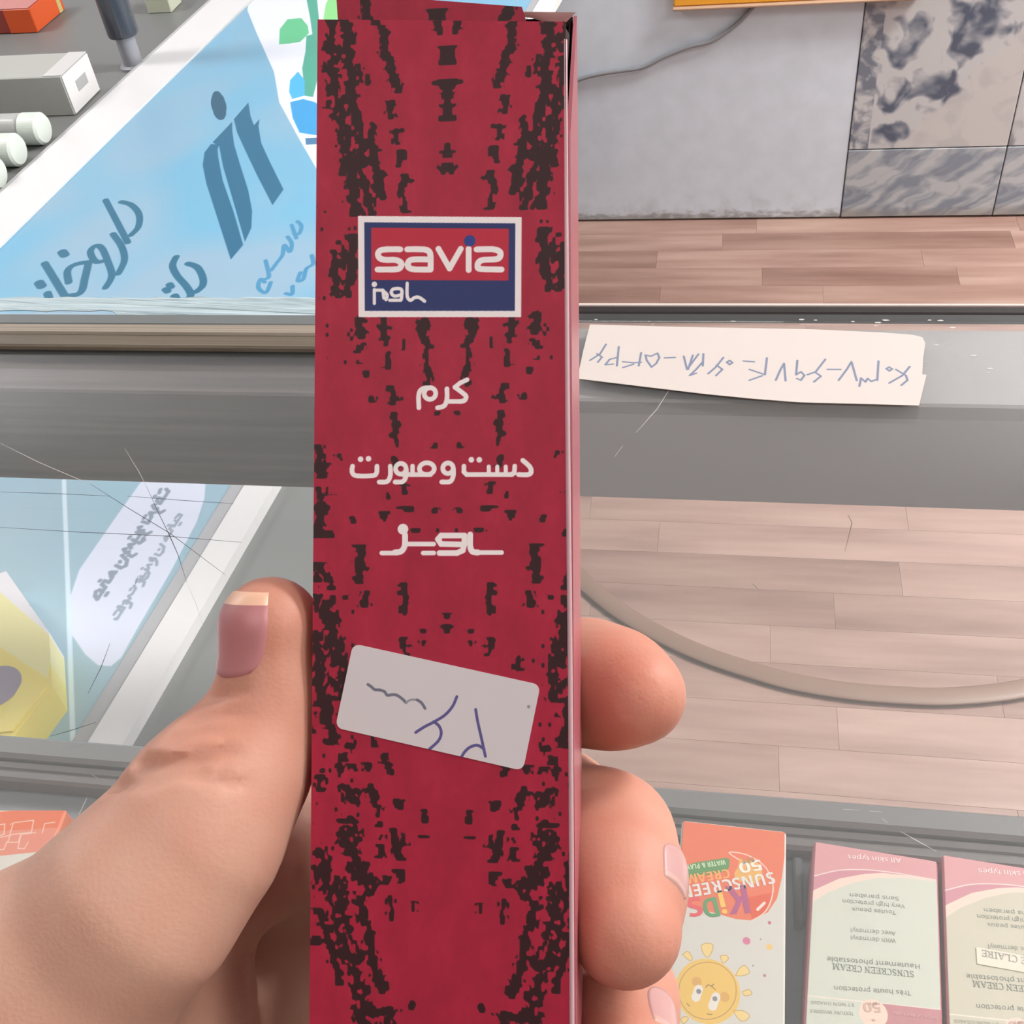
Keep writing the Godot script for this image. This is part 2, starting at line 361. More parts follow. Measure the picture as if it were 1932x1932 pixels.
const HAND_BONES := """thumb:-27.8,-93.8,-4.7,7.9|-27.9,-104.5,-5.3,7.5|-29,-109.3,-5.5,8.1|-31.4,-114.1,-3.5,10.1|-35.1,-119.5,-0.4,11.9|-37.9,-125.5,1.6,12.9|-44.7,-134,3.8,14.5|-61.5,-149.7,1.6,19|-87.8,-176.9,-9.3,24
heel:-47.1,-160.5,-20.7,11|-50.4,-184.2,-27.8,15
palm:-51.4,-140.1,-11,12|-24.9,-130.6,-60.6,12|-24.5,-154.4,-69.1,13
palm2:-67.9,-155.5,-10.1,17|-47.2,-179.8,-62.1,15|-26.9,-171.2,-69.8,13
palm3:-89.4,-181,-17.4,20|-53.9,-203.8,-56.8,16|-27.2,-187.3,-66.7,12
palm4:-45.6,-142.8,-56.1,10|-41.2,-164.2,-63.9,12|-37.6,-187,-67.6,12
index:-22.9,-124.3,-61.4,12|-4.8,-111.9,-58.6,11|13.1,-105.8,-48,11.3|20.5,-105.4,-39.7,10.9|25.9,-105.9,-33.3,9.8|29.6,-106.4,-27.7,8
middle:-22.4,-146.6,-64.8,12|-2.9,-136.5,-60.2,11.4|12.8,-131.2,-51.5,11.6|23.2,-132.8,-33.6,12|25.8,-136.7,-23,10.8|27.1,-141.7,-14.4,8.8
ring:-23.7,-168.6,-66,12|-3.2,-165.4,-61.9,11|14.9,-161.2,-51.5,11|25,-160.1,-34.4,10.4|27.5,-163.9,-19.8,8.4
little:-25.6,-186.4,-64.8,10.5|-5.5,-191.1,-63.2,9.5|12.4,-186.5,-52.8,9.2|20.9,-185.5,-39.5,8.8|23.5,-186.5,-27.8,7.2
arm:-95.6,-183.1,-20.9,24|-131.2,-217.3,-34.3,28|-204.1,-280.8,-55.5,31"""
const HAND_CREASES := """-43.1,-113.1,1.9,1.7|-38.9,-112.6,7.5,1.5|-33.5,-111.8,15,1.3|-30.6,-111,16.8,0.9|-28,-111.4,16.5,0.4
-47.5,-116.5,3.1,1.4|-41.3,-114.9,12.6,1.1|-34.7,-113.7,20.1,0.8|-29.4,-115,20.4,0.6|-25.9,-115.8,20,0.3
-37.3,-107.2,-0.4,1|-32.5,-105.9,7.2,0.8|-28.3,-106,9.8,0.4
-38.6,-109.3,1.6,0.9|-34.1,-108,7.2,0.8|-29.1,-108.1,10.7,0.4
-35.2,-104.4,1.5,0.8|-29.4,-103,9.1,0.5"""
const SCRATCHES := """w;-427.7,-451|-394.9,-435.3|-364.7,-422.6|-352.3,-417.7
d;-352.3,-417.7|-319.1,-398.3|-288.4,-381.2|-246.5,-353.3
w;-344.5,-449.2|-326.6,-428.8|-317.7,-417.9
d;-317.7,-417.9|-300.2,-395|-287.6,-379.2|-277.7,-365.9|-265.1,-346.6
w;-265.1,-346.6|-254.3,-332.1|-245.8,-318.8
d;-405.1,-408.6|-371.5,-408.8|-335.5,-408.3
d;-325.3,-408.8|-290.7,-406.9|-260.3,-405.8
d;-390,-380.3|-340.9,-379.2|-290.6,-379|-245.6,-376.7
d;-289.6,-304.8|-287.7,-289.8|-287.4,-274.1
d;-293.7,-349.7|-292.6,-342.3
d;-294.9,-249.5|-287,-253.1|-276.2,-258.7
w;-27.1,-513.1|-32.8,-495.7|-43.4,-474.2
w;-49.9,-462.6|-53.5,-453.5
w;55.4,-244.7|62.2,-244.9
w;65.6,-244.9|70.6,-244.9
w;70.2,-242.1|72.1,-240.4
w;76.9,-236.9|82.5,-233.6|89.4,-229.6
w;-262.9,-212.1|-262.9,-220.2
w;-266,-231.9|-262.1,-230.1
d;67.6,-413.7|69.3,-408.1|64.6,-387.6
d;20.5,-363.8|23,-360.6"""
const CABLE := "58,502|26,467|-6,441|-38,423|-82,414|-133,396|-178,375|-218,369|-265,364|-318,353|-385,324|-464,246|-501,129|-521,4"
const HOSE := "-315,-1367|-257,-1279|-214,-1221|-176,-1182|-130,-1143|-69,-1104|-3,-1071|68,-1046|129,-1029|204,-1019|278,-1017|351,-1021|448,-1042|577,-1092"


func _ready() -> void:
	rng.seed = 11
	grain.seed = 5
	grain.frequency = 1.0
	# ---- camera, surroundings, exposure
	var cam := Camera3D.new()
	cam.name = "camera"
	cam.fov = 50.02
	cam.near = 0.01
	cam.far = 50.0
	add_child(cam)
	cam.transform = Transform3D(Basis(Vector3(0.98323, -0.0999, -0.15256), Vector3(-0.03509, 0.71732, -0.69586), Vector3(0.17895, 0.68955, 0.70178)), Vector3(0, 1.35, 0))
	cam.current = true
	var env := Environment.new()
	env.background_mode = Environment.BG_COLOR
	env.background_color = Color(0.75, 0.8, 0.88)
	env.tonemap_mode = Environment.TONE_MAPPER_LINEAR
	env.tonemap_exposure = 1.28
	env.sdfgi_enabled = true
	env.ssao_enabled = true
	env.ssil_enabled = true
	var we := WorldEnvironment.new()
	we.name = "surroundings"
	we.environment = env
	add_child(we)
	build_lights()
	build_room()
	build_table()
	build_counter()
	build_cartons()
	build_held()


# ------------------------------------------------------------------ helpers

func mk(c: Color, rough := 0.6, metal := 0.0) -> StandardMaterial3D:
	var m := StandardMaterial3D.new()
	m.albedo_color = c
	m.roughness = rough
	m.metallic = metal
	return m


func printed(im: Image, rough := 0.5) -> StandardMaterial3D:
	var m := mk(Color.WHITE, rough)
	m.albedo_texture = ImageTexture.create_from_image(im)
	m.texture_repeat = false
	return m


func put(called: String, mesh: Mesh, mat: Material, parent: Node = self, at := Vector3.ZERO) -> MeshInstance3D:
	var o := MeshInstance3D.new()
	o.name = called
	o.mesh = mesh
	if mat:
		o.material_override = mat
	o.position = at
	parent.add_child(o, true)
	return o


func thing(called: String, label: String, category: String, at := Vector3.ZERO, group := "") -> Node3D:
	var o := Node3D.new()
	o.name = called
	add_child(o, true)
	o.position = at
	tag(o, label, category, group)
	return o


func tag(o: Node3D, label: String, category: String, group := "") -> void:
	o.set_meta("label", label)
	o.set_meta("category", category)
	if group:
		o.set_meta("group", group)


func structure(called: String, mesh: Mesh, mat: Material, at: Vector3, label: String, category: String) -> MeshInstance3D:
	var o := put(called, mesh, mat, self, at)
	o.set_meta("kind", "structure")
	tag(o, label, category)
	return o


func numbers(text: String) -> PackedVector2Array:
	var r := PackedVector2Array()
	for t in text.split("|"):
		var q := t.split(",")
		r.append(Vector2(q[0].to_float(), q[1].to_float()))
	return r


func tri(st: SurfaceTool, a: Vector3, b: Vector3, c: Vector3, out: Vector3, ua := Vector2.ZERO, ub := Vector2.ZERO, uc := Vector2.ZERO) -> void:
	var flip := (c - a).cross(b - a).dot(out) < 0.0
	st.set_uv(ua)
	st.add_vertex(a)
	st.set_uv(uc if flip else ub)
	st.add_vertex(c if flip else b)
	st.set_uv(ub if flip else uc)
	st.add_vertex(b if flip else c)


func begin(flat := true) -> SurfaceTool:
	var st := SurfaceTool.new()
	st.begin(Mesh.PRIMITIVE_TRIANGLES)
	st.set_smooth_group(-1 if flat else 0)
	return st


func done(st: SurfaceTool) -> ArrayMesh:
	st.generate_normals()
	return st.commit()


# A box with chamfered edges; its UVs look down on it (u along x, v along z), or on its front (u along x, v down y).
func slab(size: Vector3, ch := 0.002, frontal := false, shift := Vector2.ZERO, per := Vector2.ZERO) -> ArrayMesh:
	var st := begin()
	var h := size / 2.0
	var uv := func(p: Vector3) -> Vector2:
		if per != Vector2.ZERO:
			return Vector2(p.x / per.x, p.z / per.y) + shift
		if frontal:
			return Vector2(p.x / size.x + 0.5, 0.5 - p.y / size.y)
		return Vector2(p.x / size.x + 0.5, p.z / size.z + 0.5)
	var at := func(s: Vector3, axis: int) -> Vector3:
		var p := Vector3(s.x * (h.x - ch), s.y * (h.y - ch), s.z * (h.z - ch))
		p[axis] = s[axis] * h[axis]
		return p
	var quad := func(p: Array, out: Vector3) -> void:
		tri(st, p[0], p[1], p[2], out, uv.call(p[0]), uv.call(p[1]), uv.call(p[2]))
		tri(st, p[0], p[2], p[3], out, uv.call(p[0]), uv.call(p[2]), uv.call(p[3]))
	for axis in 3:
		var b := (axis + 1) % 3
		var c := (axis + 2) % 3
		for s in [-1.0, 1.0]:
			var ring := []
			for k in [[-1, -1], [1, -1], [1, 1], [-1, 1]]:
				var sg := Vector3.ZERO
				sg[axis] = s
				sg[b] = k[0]
				sg[c] = k[1]
				ring.append(at.call(sg, axis))
			var out := Vector3.ZERO
			out[axis] = s
			quad.call(ring, out)
		for s in [-1.0, 1.0]:
			for t in [-1.0, 1.0]:
				var lo := Vector3.ZERO
				lo[b] = s
				lo[c] = t
				var hi := lo
				lo[axis] = -1.0
				hi[axis] = 1.0
				quad.call([at.call(lo, b), at.call(lo, c), at.call(hi, c), at.call(hi, b)], Vector3(0, 0, 0) + (lo + hi))
	for x in [-1.0, 1.0]:
		for y in [-1.0, 1.0]:
			for z in [-1.0, 1.0]:
				var s := Vector3(x, y, z)
				var a: Vector3 = at.call(s, 0)
				var b2: Vector3 = at.call(s, 1)
				var c2: Vector3 = at.call(s, 2)
				tri(st, a, b2, c2, s, uv.call(a), uv.call(b2), uv.call(c2))
	return done(st)


# A flat sheet cut to an outline in x and z, from height low to height high; UVs run over the given rectangle (x, z, width, depth).
func sheet(outline: PackedVector2Array, low: float, high: float, over := Rect2(), ripple := 0.0) -> ArrayMesh:
	var st := begin()
	var r := over
	if r.size == Vector2.ZERO:
		r = Rect2(outline[0], Vector2.ZERO)
		for p in outline:
			r = r.expand(p)
	var up := func(p: Vector2, y: float) -> Vector3:
		return Vector3(p.x, y + ripple * sin(p.x * 190.0), p.y)
	var uv := func(p: Vector2) -> Vector2:
		return (p - r.position) / r.size
	var ids := Geometry2D.triangulate_polygon(outline)
	for i in range(0, ids.size(), 3):
		var a := outline[ids[i]]
		var b := outline[ids[i + 1]]
		var c := outline[ids[i + 2]]
		tri(st, up.call(a, high), up.call(b, high), up.call(c, high), Vector3.UP, uv.call(a), uv.call(b), uv.call(c))
		tri(st, up.call(a, low), up.call(b, low), up.call(c, low), Vector3.DOWN, uv.call(a), uv.call(b), uv.call(c))
	var area := 0.0
	for i in outline.size():
		area += outline[i].cross(outline[(i + 1) % outline.size()])
	for i in outline.size():
		var a := outline[i]
		var b := outline[(i + 1) % outline.size()]
		var n := Vector3(b.y - a.y, 0, a.x - b.x) * signf(area)
		tri(st, up.call(a, low), up.call(b, low), up.call(b, high), n, uv.call(a), uv.call(b), uv.call(b))
		tri(st, up.call(a, low), up.call(b, high), up.call(a, high), n, uv.call(a), uv.call(b), uv.call(a))
	return done(st)


func smooth_path(p: PackedVector3Array, steps := 6) -> PackedVector3Array:
	var r := PackedVector3Array()
	for i in p.size() - 1:
		var a := p[maxi(i - 1, 0)]
		var d := p[mini(i + 2, p.size() - 1)]
		for k in steps:
			r.append(p[i].cubic_interpolate(p[i + 1], a, d, k / float(steps)))
	r.append(p[p.size() - 1])
	return r


func tube(path: PackedVector3Array, radius: float, sides := 10, squash := 1.0) -> ArrayMesh:
	var st := begin(false)
	var rings := []
	for i in path.size():
		var t := (path[mini(i + 1, path.size() - 1)] - path[maxi(i - 1, 0)]).normalized()
		var u := t.cross(Vector3.UP if absf(t.y) < 0.9 else Vector3.RIGHT).normalized()
		var w := u.cross(t)
		var ring := []
		for k in sides:
			var a := TAU * k / sides
			ring.append(path[i] + u * cos(a) * radius + w * sin(a) * radius * squash)
		rings.append(ring)
	for i in rings.size() - 1:
		for k in sides:
			var k2 := (k + 1) % sides
			var out: Vector3 = rings[i][k] - path[i]
			tri(st, rings[i][k], rings[i][k2], rings[i + 1][k2], out)
			tri(st, rings[i][k], rings[i + 1][k2], rings[i + 1][k], out)
	for e in [0, path.size() - 1]:
		for k in sides:
			tri(st, path[e], rings[e][k], rings[e][(k + 1) % sides], path[e] - path[1 if e == 0 else e - 1])
	return done(st)


# A turned shape about y: profile points are (radius, height).
func lathe(profile: PackedVector2Array, sides := 40) -> ArrayMesh:
	var st := begin()
	for i in profile.size() - 1:
		for k in sides:
			var q := []
			for c in [[i, k], [i, k + 1], [i + 1, k + 1], [i + 1, k]]:
				var a: float = TAU * c[1] / sides
				q.append(Vector3(cos(a) * profile[c[0]].x, profile[c[0]].y, sin(a) * profile[c[0]].x))
			var d := profile[i + 1] - profile[i]
			var am := TAU * (k + 0.5) / sides
			var out := Vector3(cos(am) * d.y, -d.x, sin(am) * d.y)
			tri(st, q[0], q[1], q[2], out)
			tri(st, q[0], q[2], q[3], out)
	return done(st)


# ------------------------------------------------------------------ drawing flat print into images

class Canvas:
	var im: Image
	var origin: Vector2
	var k: float

	func _init(at: Rect2, per_mm: float, back: Color) -> void:
		origin = at.position
		k = per_mm
		im = Image.create(ceili(at.size.x * k), ceili(at.size.y * k), false, Image.FORMAT_RGBA8)
		im.fill(back)

	func dab(x: int, y: int, c: Color, a: float) -> void:
		if a > 0.99:
			im.set_pixel(x, y, c)
		else:
			im.set_pixel(x, y, im.get_pixel(x, y).lerp(c, a))

	func poly(pts: PackedVector2Array, c: Color) -> void:
		var p := PackedVector2Array()
		for q in pts:
			p.append((q - origin) * k)
		var top := INF
		var low := -INF
		for q in p:
			top = minf(top, q.y)
			low = maxf(low, q.y)
		var w := im.get_width()
		for y in range(maxi(0, floori(top)), mini(im.get_height() - 1, ceili(low)) + 1):
			var cover := PackedFloat32Array()
			cover.resize(w)
			var first := w
			var last := -1
			for sub in 3:
				var yy := y + (sub + 0.5) / 3.0
				var xs := []
				for i in p.size():
					var a := p[i]
					var b := p[(i + 1) % p.size()]
					if (a.y <= yy) != (b.y <= yy):
						xs.append(a.x + (yy - a.y) / (b.y - a.y) * (b.x - a.x))
				xs.sort()
				for i in range(0, xs.size() - 1, 2):
					var x0 := clampf(xs[i], 0, w)
					var x1 := clampf(xs[i + 1], 0, w)
					var f0 := floori(x0)
					var f1 := mini(ceili(x1), w)
					first = mini(first, f0)
					last = maxi(last, f1 - 1)
					for x in range(f0, f1):
						cover[x] += clampf(minf(x1, x + 1.0) - maxf(x0, x), 0.0, 1.0) / 3.0
			for x in range(first, last + 1):
				if cover[x] > 0.0:
					dab(x, y, c, cover[x])

	func line(pts: PackedVector2Array, width: float, c: Color) -> void:
		var r := width * k / 2.0
		for i in pts.size() - 1:
			var a := (pts[i] - origin) * k
			var b := (pts[i + 1] - origin) * k
			for y in range(maxi(0, floori(minf(a.y, b.y) - r - 1)), mini(im.get_height() - 1, ceili(maxf(a.y, b.y) + r + 1)) + 1):
				for x in range(maxi(0, floori(minf(a.x, b.x) - r - 1)), mini(im.get_width() - 1, ceili(maxf(a.x, b.x) + r + 1)) + 1):
					var q := Vector2(x + 0.5, y + 0.5)
					var d := q.distance_to(Geometry2D.get_closest_point_to_segment(q, a, b))
					var cover := clampf(r - d + 0.5, 0.0, 1.0)
					if cover > 0.0:
						dab(x, y, c, cover)

	func ring(o: Vector2, rx: float, ry: float) -> PackedVector2Array:
		var r := PackedVector2Array()
		for i in 29:
			r.append(o + Vector2(cos(TAU * i / 28.0) * rx, sin(TAU * i / 28.0) * ry))
		return r

	func curve(p: PackedVector2Array) -> PackedVector2Array:
		var r := PackedVector2Array()
		for i in p.size() - 1:
			var a := p[maxi(i - 1, 0)]
			var d := p[mini(i + 2, p.size() - 1)]
			for t in 8:
				r.append(p[i].cubic_interpolate(p[i + 1], a, d, t / 8.0))
		r.append(p[p.size() - 1])
		return r

	func draw(ops: String, dim := 0.0) -> void:
		for row in ops.split("\n"):
			var f := row.split(";")
			if f.size() < 4:
				continue
			var c := Color.html(f[1]).darkened(dim)
			var w := f[2].to_float()
			var p := PackedVector2Array()
			for t in f[3].split("|"):
				var q := t.split(",")
				p.append(Vector2(q[0].to_float(), q[1].to_float()))
			match f[0]:
				"p":
					poly(p, c)
				"s":
					line(p, w, c)
				"c":
					line(curve(p), w, c)
				"d":
					poly(ring(p[0], w, w), c)
				"r":  # a ring round p0 through p1
					line(ring(p[0], p[0].distance_to(p[1]), p[0].distance_to(p[1])), w, c)
				"e":
					line(ring(p[0], absf(p[1].x - p[0].x), absf(p[1].y - p[0].y)), w, c)
				"e2":  # a leaning filled oval from centre p0 to its far end p1
					var o := PackedVector2Array()
					var long := p[1] - p[0]
					var wide := long.orthogonal() * 0.52
					for i in 28:
						o.append(p[0] + long * sin(TAU * i / 28.0) + wide * cos(TAU * i / 28.0))
					poly(o, c)


func words(parent: Node3D, text: String, width: float, height: float, at: Vector3, turn: float, c: Color, face: String) -> void:
	var t := TextMesh.new()
	var font := SystemFont.new()
	font.font_names = PackedStringArray(["Droid Serif" if face == "s" else "Droid Sans"])
	if face == "b":
		font.font_weight = 700
	t.font = font
	t.text = text
	t.font_size = 24
	t.pixel_size = 0.01
	t.depth = 0.004
	t.curve_step = 2.0
	var box := t.get_aabb()
	var o := put("lettering", t, mk(c, 0.6), parent, at)
	var sx := width / maxf(box.size.x, 0.01)
	var sy := height / 0.172
	# laid face up, its top towards the near side
	var x := Vector3(-cos(turn), 0, -sin(turn))
	var z := Vector3(-sin(turn), 0, cos(turn))
	o.basis = Basis(x * sx, z * sy, Vector3.UP * 0.02)
	o.position = at - x * sx * (box.position.x + box.size.x / 2.0) - z * sy * 0.086


# ------------------------------------------------------------------ light

func build_lights() -> void:
	var places := [Vector3(1.85, 2.72, -1.75), Vector3(-2.75, 2.72, -1.5), Vector3(1.75, 2.72, -0.1), Vector3(-0.3, 2.72, 0.6)]
	var strength := [3.1, 1.15, 0.72, 0.16]
	var said := ["above the floor in front of the marble tiles", "above the far side of the display table", "above the end of the glass counter", "above the seller's side of the tray"]
	for i in 4:
		var p: Vector3 = places[i]
		var t := thing("added_ceiling_light", "added unseen white ceiling light panel " + said[i], "ceiling light", p, "added ceiling light panels")  # panels added out of view, placed for the light they give
		var frame := CSGBox3D.new()
		frame.name = "frame"
		frame.size = Vector3(1.0, 0.05, 0.66)
		frame.material = mk(Color(0.9, 0.9, 0.9), 0.4)
		var cut := CSGBox3D.new()
		cut.name = "opening"
		cut.operation = CSGShape3D.OPERATION_SUBTRACTION
		cut.size = Vector3(0.94, 0.2, 0.6)
		frame.add_child(cut)
		t.add_child(frame)
		frame.position.y = 0.055
		var glow := mk(Color(0.95, 0.95, 0.95), 0.5)
		glow.emission_enabled = true
		glow.emission = Color(1.0, 0.97, 0.94)
		glow.emission_energy_multiplier = 1.5
		put("diffuser", slab(Vector3(0.93, 0.012, 0.59), 0.002), glow, t, Vector3(0, 0.05, 0))
		var l := AreaLight3D.new()
		l.name = "lamp"
		l.area_size = Vector2(0.92, 0.58)
		l.light_color = Color(1.0, 0.98, 0.96)
		l.light_energy = 3 * strength[i]
		l.area_range = 8.0
		l.area_attenuation = 2.0
		l.shadow_enabled = true
		t.add_child(l)
		l.position = Vector3(0, 0.03, 0)
		l.rotation_degrees.x = -90


# ------------------------------------------------------------------ room

func wood_image(dark: Color, mid: Color, light: Color, salt: int) -> Image:
	var im := Image.create(640, 256, false, Image.FORMAT_RGB8)
	grain.fractal_type = FastNoiseLite.FRACTAL_FBM
	grain.fractal_octaves = 4
	for y in 256:
		for x in 640:
			var a := grain.get_noise_3d(x * 0.004, y * 0.022, salt)
			var b := grain.get_noise_3d(x * 0.03, y * 0.35, salt + 40)
			var v := 0.58 + a * 0.6 + b * 0.08
			im.set_pixel(x, y, dark.lerp(mid, clampf(v * 2.0, 0, 1)).lerp(light, clampf(v * 2.0 - 1.0, 0, 1)))
	return im


func build_room() -> void:
	var white := mk(Color(0.84, 0.85, 0.87), 0.7)
	structure("ceiling", slab(Vector3(6.4, 0.1, 4.6), 0.01), white, Vector3(-0.3, 2.87, -0.35), "plain white ceiling over the shop", "ceiling")
	structure("wall_left", slab(Vector3(0.1, 2.9, 4.6), 0.01), white, Vector3(-3.35, 1.4, -0.35), "plain white side wall beyond the display table", "wall")
	structure("wall_right", slab(Vector3(0.1, 2.9, 4.6), 0.01), white, Vector3(2.75, 1.4, -0.35), "plain white side wall beyond the marble tiles", "wall")
	structure("wall_back", slab(Vector3(6.2, 2.9, 0.1), 0.01), mk(Color(0.62, 0.58, 0.55), 0.8), Vector3(-0.3, 1.4, 1.65), "grey brown wall behind the seller's side of the counter", "wall")
	# far wall: white panel with a dirty foot, marble tiles beside it
	var im := Image.create(1024, 512, false, Image.FORMAT_RGB8)
	grain.fractal_type = FastNoiseLite.FRACTAL_FBM
	grain.fractal_octaves = 5
	for y in 512:
		var up := (511.0 - y) / 512.0
		for x in 1024:
			var n := grain.get_noise_2d(x * 0.02, y * 0.02)
			var n2 := grain.get_noise_3d(x * 0.05, y * 0.09, 7)
			var dirt := clampf((0.026 + n2 * 0.028 - up) * 45.0, 0.0, 1.0) * 0.45 + clampf((0.055 + n * 0.09 - up) * 12.0, 0.0, 1.0) * 0.14
			var c := Color(0.84, 0.88, 0.925).lerp(Color(0.815, 0.855, 0.895), clampf(0.5 + n, 0, 1))
			im.set_pixel(x, y, c.lerp(Color(0.42, 0.4, 0.37), clampf(dirt, 0, 1)))
	var wall := structure("wall_far", slab(Vector3(6.2, 2.9, 0.1), 0.01), white, Vector3(-0.3, 1.4, -2.46), "white wall beyond the wood floor, its foot stained grey", "wall")
	# panel: x -1.2 .. 0.268, y 0.004 .. 0.75
	var panel := put("wall_panel", slab(Vector3(1.4695, 0.746, 0.012), 0.002, true), printed(im, 0.55), wall, Vector3(-0.46525 + 0.3, 0.377 - 1.4, 0.066))
	panel.set_meta("label", "white painted panel with grimy lower edge")
	put("wall_panel", slab(Vector3(1.468, 1.6, 0.012), 0.002, true), white, wall, Vector3(-0.466 + 0.3, 1.553 - 1.4, 0.066))
	var marbles := []
	for v in 3:
		marbles.append(printed(marble_image(v), 0.3))
	var row_h := [0.166, 0.335, 0.335, 0.335, 0.335, 0.335]
	var y0 := 0.004
	for r in row_h.size():
		for k in 5:
			var w := 0.333
			var t := put("marble_tile", slab(Vector3(w - 0.002, row_h[r] - 0.002, 0.014), 0.0015, true), marbles[0 if r == 1 and k == 0 else 1 if r == 0 else 2], wall, Vector3(0.27 + w * (k + 0.5) + 0.3, y0 + row_h[r] / 2.0 - 1.4, 0.067))
			if r > 0 and k > 0:
				t.rotation.z = PI * (k % 2)
		y0 += row_h[r]
	# floor of wood strips
	var base := structure("floor", slab(Vector3(6.2, 0.04, 4.2), 0.002), mk(Color(0.42, 0.31, 0.25), 0.8), Vector3(-0.3, -0.028, -0.35), "wood strip floor of pinkish brown laminate", "floor")
	var woods := []
	for v in 4:
		var tone: float = [0.0, 0.03, -0.035, 0.015][v]
		woods.append(printed(wood_image(Color(0.49 + tone, 0.375 + tone, 0.335 + tone), Color(0.595 + tone, 0.475 + tone, 0.43 + tone), Color(0.67 + tone, 0.56 + tone, 0.51 + tone), v * 13), 0.42))
	var strip := 0.074
	var z := -2.4 + strip / 2.0
	var row := 0
	while z < -0.45:
		var x := -0.62 - rng.randf() * 0.4
		while x < 1.25:
			var long := 0.34 + rng.randf() * 0.3
			var m := slab(Vector3(long - 0.0003, 0.008, strip - 0.0003), 0.0002, false, Vector2(rng.randf() * 0.5 + 0.3, rng.randf() * 0.5 + 0.3), Vector2(1.3, 0.3))
			put("floor_strip", m, woods[rng.randi() % 4], base, Vector3(x + long / 2.0 + 0.3, 0.024, z + 0.35))
			x += long
		z += strip
		row += 1
	# cable hanging on the wall and the yellow sign it comes from
	var path := PackedVector3Array()
	for q in numbers(CABLE):
		path.append(Vector3(q.x / 1000.0, q.y / 1000.0, -2.380))
	path.append(Vector3(-0.47, 0.006, -2.36))
	var cable := put("wall_cable", tube(smooth_path(path), 0.0048, 8), mk(Color(0.55, 0.56, 0.58), 0.5))
	tag(cable, "thin grey cable drooping across the white wall panel", "cable")
	var s := thing("wall_sign", "yellow orange sign box on the white wall, only its lower edge in view", "sign", Vector3(0.129, 0.496, -2.386))
	put("sign_face", slab(Vector3(0.486, 0.3, 0.02), 0.003), mk(Color(0.93, 0.66, 0.22), 0.4), s, Vector3(0, 0.156, 0.010))
	put("frame", slab(Vector3(0.49, 0.006, 0.028), 0.002), mk(Color(0.72, 0.60, 0.5), 0.5), s, Vector3(0, 0.003, 0.014))
	var hp := PackedVector3Array()
	for q in numbers(HOSE):
		hp.append(Vector3(q.x / 1000.0, 0.007, q.y / 1000.0))
	var hose := put("floor_hose", tube(smooth_path(hp), 0.0160, 12, 0.2), mk(Color(0.52, 0.41, 0.35), 0.45))
	tag(hose, "flat tan cable cover curving across the wood floor under the glass", "cable")


func marble_image(v: int) -> Image:
	var im := Image.create(384, 384, false, Image.FORMAT_RGB8)
	grain.fractal_type = FastNoiseLite.FRACTAL_FBM
	grain.fractal_octaves = 3
	for y in 384:
		for x in 384:
			var u := x / 384.0
			var w := y / 384.0
			var wx := grain.get_noise_3d(u * 2.2, w * 2.2, 50 + v)
			var wy := grain.get_noise_3d(u * 2.2, w * 2.2, 80 + v)
			var c := Color(0.76, 0.765, 0.775)
			if v == 0:  # cloudy tile with dark blots and a pale corner
				var blot := grain.get_noise_3d(u * 3.0 + wx * 0.8, w * 3.0 + wy * 0.8, 3)
				var fine := grain.get_noise_3d(u * 9.0 + wx, w * 9.0, 21)
				var d := clampf((blot + fine * 0.22 + 0.10 - absf(u - 0.5) * 0.3) * 2.2, 0.0, 1.0)
				if u < 0.12:
					d = clampf(d * 0.3 + 0.35 + fine, 0, 0.7)
				c = c.lerp(Color(0.33, 0.37, 0.44), d)
				var corner := clampf((u - 0.5) * 1.2 + (w - 0.62) * 1.0 - 0.12 + wx * 0.12, 0.0, 0.04) * 25.0
				c = c.lerp(Color(0.77, 0.765, 0.765), corner * 0.9)
			elif v == 1:  # bottom row, veins leaning up to the far side
				var s := grain.get_noise_3d((u + w * 0.55) * 6.0 + wx * 0.5, (w - u * 0.45) * 2.0 + wy * 0.5, 9)
				c = Color(0.72, 0.74, 0.755).lerp(Color(0.52, 0.56, 0.61), clampf(s * 1.5 + 0.4, 0.0, 1.0))
				var foot := clampf((w - 0.86 + wx * 0.1) * 9.0, 0, 1)
				c = c.lerp(Color(0.55, 0.52, 0.49), foot * 0.5)
			else:
				var s := grain.get_noise_3d(u * 2.5 + wx, w * 2.5 + wy, 33)
				c = c.lerp(Color(0.45, 0.46, 0.5), clampf(s * 1.8 + 0.2, 0.0, 1.0))
			im.set_pixel(x, y, c)
	return im


# ------------------------------------------------------------------ low table with the framed sign and stock

